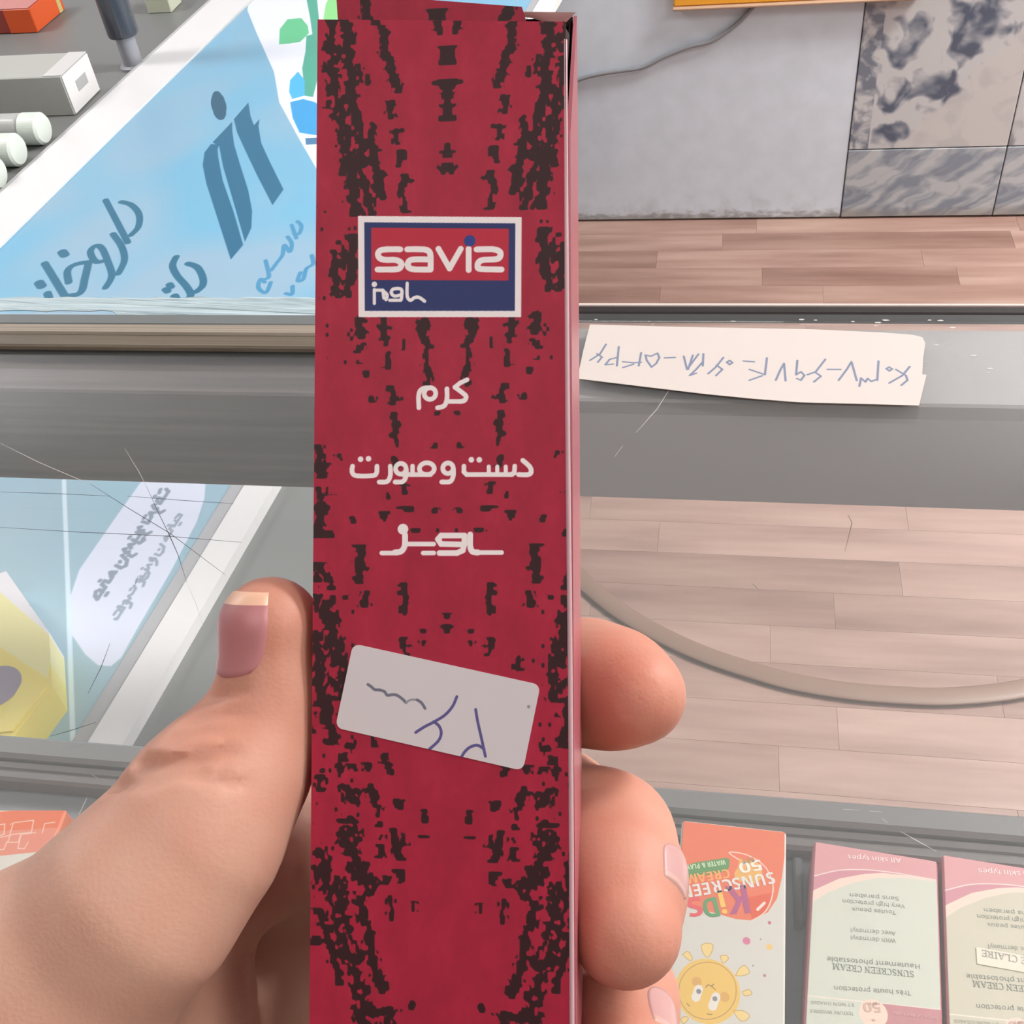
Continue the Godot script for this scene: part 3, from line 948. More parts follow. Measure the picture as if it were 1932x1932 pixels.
func build_table() -> void:
	var t := thing("display_table", "low grey display table under the blue framed sign, beyond the counter", "table", Vector3(-1.0, 0, -1.3))
	var grey := mk(Color(0.47, 0.48, 0.475), 0.4)
	put("table_top", slab(Vector3(1.40, 0.03, 1.92), 0.004), grey, t, Vector3(0, 0.685, 0.0))
	for x in [-0.64, 0.64]:
		for z in [-0.9, 0.9]:
			put("leg", slab(Vector3(0.05, 0.67, 0.05), 0.004), mk(Color(0.45, 0.45, 0.45), 0.4, 0.3), t, Vector3(x, 0.335, z))
	# the sign, lying along the table
	var c := Canvas.new(Rect2(-310, -880, 660, 1730), 1.15, Color.html("8fcbec"))
	grain.fractal_octaves = 2
	for y in c.im.get_height():
		for x in c.im.get_width():
			var n := grain.get_noise_2d(x * 0.0035, y * 0.0022)
			var far := clampf(1.0 - y / 1300.0, 0, 1)
			var low := clampf((y - 1300.0) / 500.0, 0, 1)
			var a := Color.html("86cdf2").lerp(Color.html("a9cfe9"), clampf(0.5 + n * 1.6, 0, 1)).lerp(Color.html("8ecbee"), far)
			a = a.lerp(Color.html("a8cfe0"), low)
			c.im.set_pixel(x, y, a.darkened(0.13))
	c.draw(SIGN_PRINT)
	var s := thing("framed_sign", "pale blue pharmacy banner with dark emblem and writing in a white frame", "sign", Vector3.ZERO)
	s.transform = Transform3D(Basis(Vector3(0.9952, 0, 0.098), Vector3.UP, Vector3(-0.098, 0, 0.9952)), Vector3(-0.6634, 0.7, -1.2207))
	put("printed_panel", sheet(PackedVector2Array([Vector2(-0.235, -0.85), Vector2(0.29, -0.85), Vector2(0.29, 0.83), Vector2(-0.19, 0.83)]), 0.0005, 0.008, Rect2(-0.31, -0.88, 0.66, 1.73)), printed(c.im, 0.35), s)
	var bar := mk(Color(0.88, 0.885, 0.89), 0.35)
	put("frame_bar", sheet(PackedVector2Array([Vector2(-0.3165, -0.85), Vector2(-0.241, -0.85), Vector2(-0.178, 0.83), Vector2(-0.262, 0.83)]), 0.0, 0.011), bar, s)
	put("frame_bar", sheet(PackedVector2Array([Vector2(0.295, -0.85), Vector2(0.326, -0.85), Vector2(0.331, 0.83), Vector2(0.304, 0.83)]), 0.0, 0.012), bar, s)
	put("frame_edge", sheet(PackedVector2Array([Vector2(0.280, -0.85), Vector2(0.2955, -0.85), Vector2(0.3045, 0.83), Vector2(0.290, 0.83)]), 0.0, 0.0095), mk(Color(0.66, 0.67, 0.69), 0.4), s)
	put("frame_edge", sheet(PackedVector2Array([Vector2(-0.327, -0.85), Vector2(-0.317, -0.85), Vector2(-0.2625, 0.83), Vector2(-0.273, 0.83)]), 0.0, 0.008), mk(Color(0.72, 0.72, 0.73), 0.4), s)  # grey strip painted for the shadow along the outer edge
	put("frame_bar", sheet(PackedVector2Array([Vector2(-0.25, 0.831), Vector2(0.32, 0.831), Vector2(0.32, 0.86), Vector2(-0.25, 0.86)]), 0.0, 0.011), bar, s)
	put("frame_bar", sheet(PackedVector2Array([Vector2(-0.31, -0.88), Vector2(0.32, -0.88), Vector2(0.32, -0.851), Vector2(-0.31, -0.851)]), 0.0, 0.011), bar, s)
	# yellow box lying on it
	var y := thing("yellow_box", "yellow six-sided box with a round window on the blue sign", "box", Vector3.ZERO)
	y.transform = s.transform
	y.position.y = 0.708
	var ring := Canvas.new(Rect2(140, 650, 140, 190), 2.0, Color.html("e6d564"))
	ring.draw("p;dcdce2;0;150,640|176,680|250,730|256,740|150,700\np;e2dd98;0;160,690|250,735|262,768|200,745|160,712\nd;8a8090;20;226,783\np;a8a8a8;0;198,690|206,692|214,706|207,706\ns;6a6858;3;228,838|240,822")
	put("shell", sheet(PackedVector2Array([Vector2(0.165, 0.675), Vector2(0.239, 0.728), Vector2(0.270, 0.774), Vector2(0.267, 0.819), Vector2(0.232, 0.832), Vector2(0.15, 0.80), Vector2(0.13, 0.70)]), 0.0, 0.03, Rect2(0.14, 0.65, 0.14, 0.19)), printed(ring.im, 0.4), y)
	put("lid", sheet(PackedVector2Array([Vector2(0.246, 0.775), Vector2(0.2665, 0.776), Vector2(0.264, 0.816), Vector2(0.25, 0.82)]), 0.03, 0.0315), mk(Color(0.90, 0.84, 0.42), 0.4), y)
	# stock at the far end of the table
	var k := thing("long_carton", "long white carton lying with its square end towards the banner", "carton", Vector3(-0.9685, 0.7, -1.4846))
	put("body", slab(Vector3(0.30, 0.060, 0.0904), 0.0015), mk(Color(0.70, 0.71, 0.69), 0.5), k, Vector3(-0.151, 0.0302, -0.0452))
	put("end_flap", slab(Vector3(0.0015, 0.057, 0.0875), 0.0006), mk(Color(0.9, 0.9, 0.9), 0.5), k, Vector3(-0.0002, 0.0302, -0.0452))
	put("end_print", slab(Vector3(0.0006, 0.016, 0.034), 0.0002), mk(Color(0.68, 0.69, 0.69), 0.5), k, Vector3(0.0008, 0.032, -0.047))
	put("top_flap", slab(Vector3(0.03, 0.0012, 0.088), 0.0005), mk(Color(0.82, 0.82, 0.82), 0.5), k, Vector3(-0.015, 0.0608, -0.0452))
	var cap_at := [Vector3(-0.966, 0.7228, -1.393), Vector3(-0.972, 0.7228, -1.327), Vector3(-0.968, 0.7228, -1.26)]
	var said := ["white capped tube nearest the long white carton", "white capped tube in the middle of the three", "white capped tube farthest from the long white carton"]
	for i in 3:
		var b := thing("capped_tube", said[i], "tube", cap_at[i], "white capped tubes beside the banner")
		var turn := Basis(Vector3.BACK, PI / 2.0)
		var cap := put("cap", lathe(PackedVector2Array([Vector2(0, -0.0), Vector2(0.014, -0.0002), Vector2(0.0195, -0.0005), Vector2(0.0225, -0.004), Vector2(0.0225, -0.03), Vector2(0.021, -0.03)])), mk(Color(0.86, 0.90, 0.87), 0.4), b)
		cap.basis = turn.inverse()
		var body := put("body", lathe(PackedVector2Array([Vector2(0.0205, -0.03), Vector2(0.022, -0.036), Vector2(0.022, -0.15), Vector2(0.0, -0.15)])), mk(Color(0.70, 0.71, 0.70), 0.35), b)
		body.basis = turn.inverse()
	var o := thing("orange_carton", "orange and dark red carton at the far side of the table", "carton", Vector3(-1.2066, 0.7, -1.8325))
	put("body", slab(Vector3(0.22, 0.042, 0.11), 0.002), mk(Color(0.62, 0.25, 0.22), 0.45), o, Vector3(-0.112, 0.0212, -0.056))
	put("end_panel", slab(Vector3(0.0016, 0.040, 0.108), 0.0006), mk(Color(0.90, 0.38, 0.18), 0.45), o, Vector3(-0.0008, 0.0212, -0.056))
	put("corner_panel", slab(Vector3(0.052, 0.040, 0.0016), 0.0006), mk(Color(0.92, 0.37, 0.16), 0.45), o, Vector3(-0.026, 0.0212, -0.0004))
	put("top_panel", slab(Vector3(0.218, 0.0012, 0.108), 0.0004), mk(Color(0.78, 0.52, 0.5), 0.45), o, Vector3(-0.112, 0.0424, -0.056))
	put("band", slab(Vector3(0.0020, 0.0405, 0.012), 0.0005), mk(Color(0.82, 0.78, 0.52), 0.45), o, Vector3(-0.0003, 0.0212, -0.096))
	var p := thing("metal_post", "grey metal post with a dark sleeve standing between the cartons", "post", Vector3(-0.948, 0.7, -1.662))
	put("post", lathe(PackedVector2Array([Vector2(0, 0), Vector2(0.022, 0), Vector2(0.022, 0.004), Vector2(0.0155, 0.006), Vector2(0.0155, 0.30), Vector2(0, 0.30)])), mk(Color(0.62, 0.63, 0.66), 0.35, 0.3), p)
	put("sleeve", lathe(PackedVector2Array([Vector2(0.0155, 0.052), Vector2(0.0235, 0.052), Vector2(0.0245, 0.055), Vector2(0.0245, 0.27), Vector2(0.0155, 0.272)])), mk(Color(0.34, 0.35, 0.38), 0.22, 0.5), p)
	var q := thing("small_carton", "small pale cream carton behind the dark sleeved post", "carton", Vector3(-1.00, 0.7, -1.90))
	put("body", slab(Vector3(0.045, 0.03, 0.05), 0.0015), mk(Color(0.80, 0.82, 0.74), 0.5), q, Vector3(0, 0.015, -0.025))
	put("lid", slab(Vector3(0.046, 0.006, 0.051), 0.001), mk(Color(0.72, 0.74, 0.66), 0.5), q, Vector3(0, 0.033, -0.025))


# ------------------------------------------------------------------ counter

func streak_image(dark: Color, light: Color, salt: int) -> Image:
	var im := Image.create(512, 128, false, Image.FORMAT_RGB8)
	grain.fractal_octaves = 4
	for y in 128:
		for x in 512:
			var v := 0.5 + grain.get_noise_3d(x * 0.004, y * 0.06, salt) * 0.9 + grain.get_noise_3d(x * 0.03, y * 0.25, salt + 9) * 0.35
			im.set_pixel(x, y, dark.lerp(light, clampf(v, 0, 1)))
	return im


func build_counter() -> void:
	var t := thing("glass_counter", "glass-topped pharmacy counter with grey rails, scratched top", "counter", Vector3.ZERO)
	var pane := mk(Color(0.93, 0.97, 0.96, 0.04), 0.02)
	pane.transparency = BaseMaterial3D.TRANSPARENCY_ALPHA
	put("glass_top", slab(Vector3(2.1, 0.006, 0.535), 0.0008), pane, t, Vector3(-0.15, 0.947, -0.3245))
	var grey := mk(Color(0.56, 0.545, 0.545), 0.5)
	var grey_low := mk(Color(0.65, 0.635, 0.645), 0.45)
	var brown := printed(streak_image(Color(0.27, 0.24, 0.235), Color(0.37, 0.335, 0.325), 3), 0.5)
	# far rim, right and left lengths, and the fascia hanging under it
	put("far_rail", slab(Vector3(1.10, 0.012, 0.074), 0.0015), grey, t, Vector3(0.35, 0.9375, -0.5485))
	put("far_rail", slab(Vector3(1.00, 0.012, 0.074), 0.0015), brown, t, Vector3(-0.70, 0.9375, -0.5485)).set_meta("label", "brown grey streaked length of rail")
	put("fascia", slab(Vector3(1.10, 0.072, 0.012), 0.0015), grey_low, t, Vector3(0.35, 0.8985, -0.5175))
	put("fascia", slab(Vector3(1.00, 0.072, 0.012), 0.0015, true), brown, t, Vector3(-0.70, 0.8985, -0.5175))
	put("gap_shade_strip", slab(Vector3(1.10, 0.0085, 0.0075), 0.001), mk(Color(0.10, 0.06, 0.06), 0.6), t, Vector3(0.35, 0.9465, -0.5955))  # dark strip in place of the shaded gap along the far edge
	put("glass_edge_highlight", slab(Vector3(1.10, 0.0085, 0.0022), 0.0005), mk(Color(0.86, 0.80, 0.78), 0.3), t, Vector3(0.35, 0.947, -0.6008))  # pale strip, the highlight on the glass edge put into its colour
	put("reflection_strip", slab(Vector3(0.85, 0.006, 0.0115), 0.0015), printed(streak_image(Color(0.50, 0.47, 0.42), Color(0.63, 0.585, 0.53), 17), 0.45), t, Vector3(-0.625, 0.952, -0.5655)).set_meta("label", "pale beige strip painted as a reflection")  # thin strip whose beige stands in for a reflection along the rail
	put("reflection_strip", slab(Vector3(0.85, 0.005, 0.013), 0.0012), printed(streak_image(Color(0.34, 0.305, 0.26), Color(0.46, 0.42, 0.36), 23), 0.5), t, Vector3(-0.625, 0.952, -0.5525)).set_meta("label", "olive brown strip painted as a reflection")  # darker part of the same reflection, built as a coloured strip
	put("trim_strip", slab(Vector3(0.85, 0.005, 0.012), 0.001), mk(Color(0.42, 0.44, 0.44), 0.4), t, Vector3(-0.625, 0.951, -0.5785))
	# flecks of dried glue on the right rim
	for i in 26:
		var f := PackedVector2Array()
		var n := 5
		var r := 0.0006 + rng.randf() * 0.0012
		for k in n:
			f.append(Vector2(cos(TAU * k / n) * r * (0.7 + rng.randf()), sin(TAU * k / n) * r * 0.5))
		put("glue_fleck", sheet(f, 0.0, 0.0002), mk(Color(0.72, 0.71, 0.7), 0.6), t, Vector3(rng.randf_range(0.045, 0.16) if i < 14 else rng.randf_range(-0.08, 0.16), 0.9501, rng.randf_range(-0.583, -0.525) if i < 14 else rng.randf_range(-0.586, -0.578)))
	# near tray for stock under the glass
	var tray := mk(Color(0.50, 0.53, 0.54), 0.45)
	put("tray_lip", slab(Vector3(2.1, 0.012, 0.0125), 0.002), mk(Color(0.45, 0.45, 0.45), 0.4), t, Vector3(-0.15, 0.906, -0.2665))
	put("tray_lip", slab(Vector3(2.1, 0.010, 0.0060), 0.0015), mk(Color(0.33, 0.31, 0.305), 0.5), t, Vector3(-0.15, 0.904, -0.2572))
	put("tray_lip", slab(Vector3(2.1, 0.011, 0.0060), 0.0015), mk(Color(0.40, 0.385, 0.38), 0.5), t, Vector3(-0.15, 0.905, -0.2512))
	put("tray_floor", slab(Vector3(2.1, 0.012, 0.225), 0.001), tray, t, Vector3(-0.15, 0.8925, -0.162))
	put("tray_wall", slab(Vector3(2.1, 0.06, 0.012), 0.001), tray, t, Vector3(-0.15, 0.914, -0.052))
	put("divider", slab(Vector3(0.004, 0.008, 0.03), 0.001), mk(Color(0.32, 0.32, 0.34), 0.5), t, Vector3(0.0415, 0.9025, -0.232))
	for x in [-1.17, 0.87]:
		put("side_rail", slab(Vector3(0.03, 0.05, 0.56), 0.002), grey_low, t, Vector3(x, 0.916, -0.31))
		for z in [-0.565, -0.07]:
			put("leg", slab(Vector3(0.035, 0.9, 0.035), 0.003), mk(Color(0.5, 0.5, 0.5), 0.35, 0.6), t, Vector3(x, 0.45, z))
	var dark := mk(Color(0.20, 0.19, 0.19), 0.6)
	var pale := mk(Color(0.74, 0.72, 0.70), 0.5)
	for row in SCRATCHES.split("\n"):
		var f := row.split(";")
		var pts := numbers(f[1])
		var left := PackedVector2Array()
		var right := PackedVector2Array()
		for i in pts.size():
			var d := (pts[mini(i + 1, pts.size() - 1)] - pts[maxi(i - 1, 0)]).normalized().orthogonal() * (0.16 if i > 0 and i < pts.size() - 1 else 0.06)
			left.append((pts[i] + d) / 1000.0)
			right.insert(0, (pts[i] - d) / 1000.0)
		left.append_array(right)
		put("scratch", sheet(left, 0.95002, 0.95012), dark if f[0] == "d" else pale, t)
	# torn tape along the far edge, left of the held carton
	var edge := PackedVector2Array()
	for i in 41:
		edge.append(Vector2(-0.56 + i * 0.0085, -0.6085 + rng.randf_range(-0.0012, 0.0012)))
	for i in 41:
		edge.append(Vector2(-0.22 - i * 0.0085, (-0.592 if i > 22 else -0.586) + rng.randf_range(-0.0008, 0.0008)))
	var tape_im := streak_image(Color(0.58, 0.66, 0.69), Color(0.74, 0.81, 0.83), 31)
	var tape := put("tape_strip", sheet(edge, 0.9502, 0.9508, Rect2(), 0.0004), printed(tape_im, 0.4))
	tag(tape, "torn strip of pale blue grey tape along the counter's far edge", "tape")
	# paper strip with telephone numbers, upside down from this side
	var c := Canvas.new(Rect2(-120, -35, 240, 70), 4.2, Color(0.77, 0.735, 0.715))
	c.draw(PAPER_INK)
	var outline := numbers(PAPER_OUTLINE)
	for i in outline.size():
		outline[i] /= 1000.0
	var paper := put("paper_strip", sheet(outline, 0.0, 0.0003, Rect2(-0.12, -0.035, 0.24, 0.07)), printed(c.im, 0.75), self, Vector3(0.0200, 0.9506, -0.5357))
	tag(paper, "white torn paper strip with upside-down handwritten numbers on the grey rail", "paper")


# ------------------------------------------------------------------ cartons under the glass

func lettering(parent: Node3D, which: String, top: float, limit: float) -> void:
	for row in LETTERING.split("\n"):
		var f := row.split(";")
		if f.size() > 8 and f[0] == which and f[3].to_float() / 1000.0 < limit:
			words(parent, f[1], f[4].to_float() / 1000.0, f[5].to_float() / 1000.0, Vector3(f[2].to_float() / 1000.0, top, f[3].to_float() / 1000.0), deg_to_rad(f[6].to_float()), Color.html(f[7]), f[8])


func carton(called: String, label: String, at: Vector3, turn: float, size: Vector3, body: Color, face: Image, group: String) -> Node3D:
	var t := thing(called, label, "carton", at, group)
	t.rotation.y = turn
	put("body", slab(size, 0.0009), mk(body, 0.5), t, Vector3(size.x / 2.0, -size.y / 2.0, size.z / 2.0))
	put("printed_face", slab(Vector3(size.x - 0.0012, 0.0006, size.z - 0.0012), 0.0002), printed(face, 0.45), t, Vector3(size.x / 2.0, 0.0001, size.z / 2.0))
	put("end_flap", slab(Vector3(size.x - 0.002, size.y - 0.003, 0.0008), 0.0003), mk(body.lightened(0.15), 0.5), t, Vector3(size.x / 2.0, -size.y / 2.0, -0.0003))
	return t


func build_cartons() -> void:
	var kids := Canvas.new(Rect2(0, 0, 43, 150), 8.0, Color.html("cbc9c0"))
	kids.draw(KIDS_PRINT, 0.08)
	var a := carton("sunscreen_carton", "orange and white children's sunscreen carton with a yellow sun face", Vector3(-0.0078, 0.9275, -0.2471), deg_to_rad(-1.604), Vector3(0.043, 0.028, 0.150), Color(0.84, 0.83, 0.80), kids.im, "cartons in the tray under the glass")
	lettering(a, "K", 0.0005, 1.0)
	for k in 2:
		var c := Canvas.new(Rect2(0, 0, 48.2, 150), 7.5, Color.html("c6cabc") if k == 0 else Color.html("c3beaa"))
		c.draw(PINK_PRINT, 0.08)
		var at := Vector3(0.0463, 0.9275, -0.2426) if k == 0 else Vector3(0.0963, 0.9275, -0.2416)
		var b := carton("face_cream_carton", ["pink and pale green face sunscreen carton beside the orange carton", "pink and beige face sunscreen carton at the end of the row, its body more yellow"][k], at, deg_to_rad(-4.95), Vector3(0.0482, 0.028, 0.150), Color(0.72, 0.42, 0.45), c.im, "cartons in the tray under the glass")
		lettering(b, "P", 0.0005, 1.0)
		if k == 1:
			put("shade_label", slab(Vector3(0.03, 0.0004, 0.0065), 0.0001), mk(Color(0.86, 0.84, 0.77), 0.5), b, Vector3(0.026, 0.0006, 0.0405))
			words(b, "TEINTE CLAIRE", 0.026, 0.0026, Vector3(0.026, 0.0009, 0.0405), 0.0, Color(0.58, 0.58, 0.54), "s")
	var oc := Canvas.new(Rect2(-45, -2, 78, 150), 5.0, Color.html("dcd8cc"))
	oc.draw(ORANGE_PRINT, 0.06)
	var o := carton("hexagon_carton", "orange carton with white hexagon outlines, partly behind the wrist", Vector3(-0.3607, 0.9255, -0.2199), deg_to_rad(5.4), Vector3(0.075, 0.0265, 0.148), Color(0.85, 0.45, 0.28), oc.im, "cartons in the tray under the glass")
	words(o, "moisturizing cream", 0.040, 0.0026, Vector3(0.052, 0.0005, 0.0375), 0.06, Color(0.55, 0.54, 0.52), "r")


# ------------------------------------------------------------------ the held carton

func carton_print() -> Image:
	var c := Canvas.new(Rect2(-20.0, -2.0, 40.0, 172.0), 11.9, Color.html("a6253e"))
	var w := c.im.get_width()
	var h := c.im.get_height()
	var cell := 0.24
	var nx := ceili(40.0 / cell) + 2
	var ny := ceili(172.0 / cell) + 2
	var mask := PackedFloat32Array()
	mask.resize(nx * ny)
	var axis := 0.85
	grain.fractal_octaves = 1
	for row in STREAKS.split("\n"):
		var pts := []
		for t in row.split("|"):
			var q := t.split(",")
			pts.append(Vector3(q[0].to_float(), q[1].to_float(), q[2].to_float()))
		for i in pts.size() - 1:
			var a: Vector3 = pts[i]
			var b: Vector3 = pts[i + 1]
			var y0 := floori((a.y + 2.0) / cell)
			var y1 := maxi(y0, floori((b.y + 2.0) / cell))
			for gy in range(y0, y1 + 1):
				if gy < 0 or gy >= ny:
					continue
				var gq := floori(gy / 3.0) * 3
				var f := clampf((gq - y0 + 1) / float(maxi(1, y1 - y0)), 0, 1)
				var p := a.lerp(b, f)
				var wide := p.z * (0.92 + 0.55 * grain.get_noise_2d(gq * 0.13, a.x * 3.0)) 
				var cx := p.x + 0.55 * grain.get_noise_2d(gq * 0.09, 50.0 + a.x) * minf(1.0, p.z)
				for gx in range(floori((cx - wide / 2.0 + 20.0) / cell + 0.5), ceili((cx + wide / 2.0 + 20.0) / cell + 0.5)):
					var hole := grain.get_noise_2d(gx * 0.22, gy * 0.10)
					if p.z > 1.9 and hole > 0.34:
						continue
					if gx >= 0 and gx < nx:
						mask[gy * nx + gx] = 1.0
					var mx := floori((2.0 * axis + 40.0) / cell - gx)
					if mx >= 0 and mx < nx:
						mask[gy * nx + mx] = 1.0
	# crumbs near the heavy streaks
	for gy in range(3, ny - 3):
		for gx in range(3, nx / 2):
			if mask[gy * nx + gx] == 0.0 and grain.get_noise_2d(gx * 0.3 + 90.0, gy * 0.18) > 0.30 and mask[gy * nx + gx + 3] + mask[gy * nx + gx - 3] > 0.0:
				mask[gy * nx + gx] = 0.8
				var mx := floori((2.0 * axis + 40.0) / cell - gx)
				if mx >= 0 and mx < nx:
					mask[gy * nx + mx] = 0.8
	# the maze of fine marks that runs down both edges of the print
	for gy in range(1, ny - 1):
		var ymm := gy * cell - 2.0
		var strong := smoothstep(78.0, 90.0, ymm) * (1.0 - smoothstep(128.0, 142.0, ymm))
		var mild := smoothstep(20.0, 34.0, ymm) * (1.0 - smoothstep(46.0, 56.0, ymm)) * 0.5
		for gx in range(1, nx / 2):
			var xmm := gx * cell - 20.0
			var edge := 1.0 - smoothstep(-15.5, -9.5, xmm)
			var dense := edge * maxf(strong, mild)
			if dense < 0.05:
				continue
			var v := grain.get_noise_2d(floorf(gx * 0.5) * 0.30 + 300.0, floorf(gy / 3.0) * 0.36)
			var big := grain.get_noise_2d(gx * 0.07 + 500.0, gy * 0.03)
			if absf(v) < 0.13 * dense and big > -0.12:
				mask[gy * nx + gx] = 1.0
				var mx := floori((2.0 * axis + 40.0) / cell - gx)
				if mx >= 0 and mx < nx:
					mask[gy * nx + mx] = 1.0
	var soft := mask.duplicate()
	for gy in range(1, ny - 1):
		for gx in range(1, nx - 1):
			var k := gy * nx + gx
			soft[k] = mask[k] * 0.4 + (mask[k - 1] + mask[k + 1] + mask[k - nx] + mask[k + nx]) * 0.1 + (mask[k - nx - 1] + mask[k - nx + 1] + mask[k + nx - 1] + mask[k + nx + 1]) * 0.05
	mask = soft
	grain.fractal_octaves = 3
	var red := Color.html("a6253e")
	var ink := Color.html("361d20")
	for y in h:
		for x in w:
			var n := grain.get_noise_2d(x * 0.012, y * 0.006) * 0.06 + grain.get_noise_2d(x * 0.05, y * 0.03) * 0.03
			var col := red.darkened(clampf(n + 0.03, 0.0, 0.2)) if n > -0.03 else red.lightened(-n * 0.3)
			var fx := (x / 11.9) / cell - 0.5
			var fy := (y / 11.9) / cell - 0.5
			var ix := clampi(floori(fx), 0, nx - 2)
			var iy := clampi(floori(fy), 0, ny - 2)
			var k := iy * nx + ix
			var s := mask[k] + mask[k + 1] + mask[k + nx] + mask[k + nx + 1]
			if s > 0.0:
				var ux := clampf(fx - ix, 0, 1)
				var uy := clampf(fy - iy, 0, 1)
				var m := lerpf(lerpf(mask[k], mask[k + 1], ux), lerpf(mask[k + nx], mask[k + nx + 1], ux), uy)
				col = col.lerp(ink, smoothstep(0.40, 0.62, m))
			c.im.set_pixel(x, y, col)
	c.draw(FRONT_PRINT)
	return c.im


func upright(outline: PackedVector2Array, thick: float, over: Rect2) -> ArrayMesh:  # a sheet that stands: outline in x and downward y, its face towards +z
	return sheet(outline, -thick, 0.0, over)


func build_held() -> void:
	var hold := Transform3D(Basis(Vector3(0.9963, -0.0201, -0.0836), Vector3(-0.0481, 0.6754, -0.7359), Vector3(0.0713, 0.7372, 0.6719)).orthonormalized(), Vector3(-0.0438, 1.2885, -0.1706))
	var t := thing("cosmetic_carton", "tall red hand cream carton with black distressed print, held upright in the hand", "carton")
	t.transform = hold
	var im := carton_print()
	var stand := Basis(Vector3.RIGHT, PI / 2.0)  # sheet z (down the picture) becomes -y
	var card := printed(im, 0.5)
	card.metallic_specular = 0.32
	var face := put("front_panel", upright(PackedVector2Array([Vector2(-0.0197, -0.0013), Vector2(0.0192, 0.0013), Vector2(0.0193, 0.168), Vector2(-0.0197, 0.168)]), 0.0006, Rect2(-0.020, -0.002, 0.040, 0.172)), card, t)
	face.basis = stand
	var back_z := -0.0265
	var red := mk(Color.html("a82a42"), 0.42)
	var core := mk(Color.html("7a5a54"), 0.8)
	var back := put("back_panel", slab(Vector3(0.0388, 0.180, 0.0006), 0.0002), red, t, Vector3(-0.0002, -0.078, back_z))
	back.set_meta("label", "red back panel")
	put("left_panel", slab(Vector3(0.0006, 0.168, 0.0258), 0.0002), red, t, Vector3(-0.0194, -0.084, -0.0133))
	put("bottom_panel", slab(Vector3(0.0386, 0.0006, 0.0258), 0.0002), red, t, Vector3(0, -0.1677, -0.0133))
	# right side: glued panel standing a little proud, with a glossy worn fold
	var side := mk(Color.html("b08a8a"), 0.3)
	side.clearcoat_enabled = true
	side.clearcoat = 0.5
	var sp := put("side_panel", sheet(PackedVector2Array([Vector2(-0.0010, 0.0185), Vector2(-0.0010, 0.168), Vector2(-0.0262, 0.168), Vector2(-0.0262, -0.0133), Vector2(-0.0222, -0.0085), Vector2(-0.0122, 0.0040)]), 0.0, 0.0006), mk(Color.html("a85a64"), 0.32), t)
	sp.basis = Basis(Vector3(0, 0, 1), Vector3(1, 0, 0), Vector3(0, -1, 0))
	sp.position = Vector3(0.0192, 0, 0)
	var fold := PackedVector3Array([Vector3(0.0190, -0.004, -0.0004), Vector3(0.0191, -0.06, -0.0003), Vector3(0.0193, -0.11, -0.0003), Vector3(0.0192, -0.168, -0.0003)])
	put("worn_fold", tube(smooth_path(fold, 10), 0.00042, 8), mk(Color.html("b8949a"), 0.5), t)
	var iw := put("inner_wall_shade", sheet(PackedVector2Array([Vector2(-0.0014, 0.0008), Vector2(-0.0014, 0.030), Vector2(-0.0258, 0.030), Vector2(-0.0258, -0.0120), Vector2(-0.0226, -0.0080)]), 0.0, 0.0003), mk(Color.html("2a1014"), 0.9), t, Vector3(0.0184, 0, 0))  # near-black sheet: the shade inside the carton, given as colour
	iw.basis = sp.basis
	# open lid at the top, hinged on the back, and the folded dust flap
	var lid := put("lid_flap", upright(PackedVector2Array([Vector2(-0.0215, -0.0152), Vector2(0.0108, -0.0110), Vector2(0.0128, -0.004), Vector2(0.0125, 0.010), Vector2(-0.0205, 0.010)]), 0.0006, Rect2(-0.030, -0.020, 0.050, 0.24)), card, t, Vector3(0.0, 0.0, -0.019))
	lid.basis = Basis(Vector3.RIGHT, PI / 2.0 + 0.12)
	var st := begin(false)
	var rows := []
	for i in 15:
		var a := i / 14.0
		rows.append([Vector3(lerpf(0.0104, 0.0196, a), lerpf(0.0146, 0.0139, a), -0.0262), Vector3(lerpf(0.0076, 0.0177, a), 0.0100 + 0.0004 * sin(a * 5.0) - 0.0020 * pow(a, 2.5), -0.0185)])
	for i in 14:
		tri(st, rows[i][0], rows[i + 1][0], rows[i + 1][1], Vector3(0, 1, 0.4))
		tri(st, rows[i][0], rows[i + 1][1], rows[i][1], Vector3(0, 1, 0.4))
		var dn := Vector3(0, -0.0007, 0)
		tri(st, rows[i][1], rows[i + 1][1], rows[i + 1][1] + dn, Vector3(0, 0, 1))
		tri(st, rows[i][1], rows[i + 1][1] + dn, rows[i][1] + dn, Vector3(0, 0, 1))
	put("dust_flap", done(st), mk(Color.html("6a3e3a"), 0.6), t)
	put("inner_card_shade", slab(Vector3(0.0150, 0.026, 0.0004), 0.0001), mk(Color.html("2a1014"), 0.9), t, Vector3(0.0116, -0.0002, -0.0256))  # dark plate painted as the unlit inside below the dust flap
	# price sticker
	var sc := Canvas.new(Rect2(-15, -7, 30, 14), 20.0, Color(0.80, 0.775, 0.785))
	sc.draw(STICKER_INK)
	var so := PackedVector2Array()
	for q in [[1, 1], [-1, 1], [-1, -1], [1, -1]]:
		for i in 5:
			var a0: float = {"11": 0.0, "-11": PI / 2, "-1-1": PI, "1-1": PI * 1.5}["%d%d" % q]
			var a := a0 + i / 4.0 * PI / 2
			so.append(Vector2(q[0] * (0.01447 - 0.0011), q[1] * (0.00642 - 0.0011)) + Vector2(cos(a), sin(a)) * 0.0011)
	var stick := put("price_sticker", sheet(so, 0.0, 0.0002, Rect2(-0.015, -0.007, 0.030, 0.014)), printed(sc.im, 0.5), t, Vector3(-0.00053, -0.10531, 0.00005))
	stick.basis = Basis(Vector3.BACK, deg_to_rad(-11.88)) * stand
	stick.set_meta("label", "white price sticker with blue handwriting")
	build_hand(hold)


# ------------------------------------------------------------------ hand

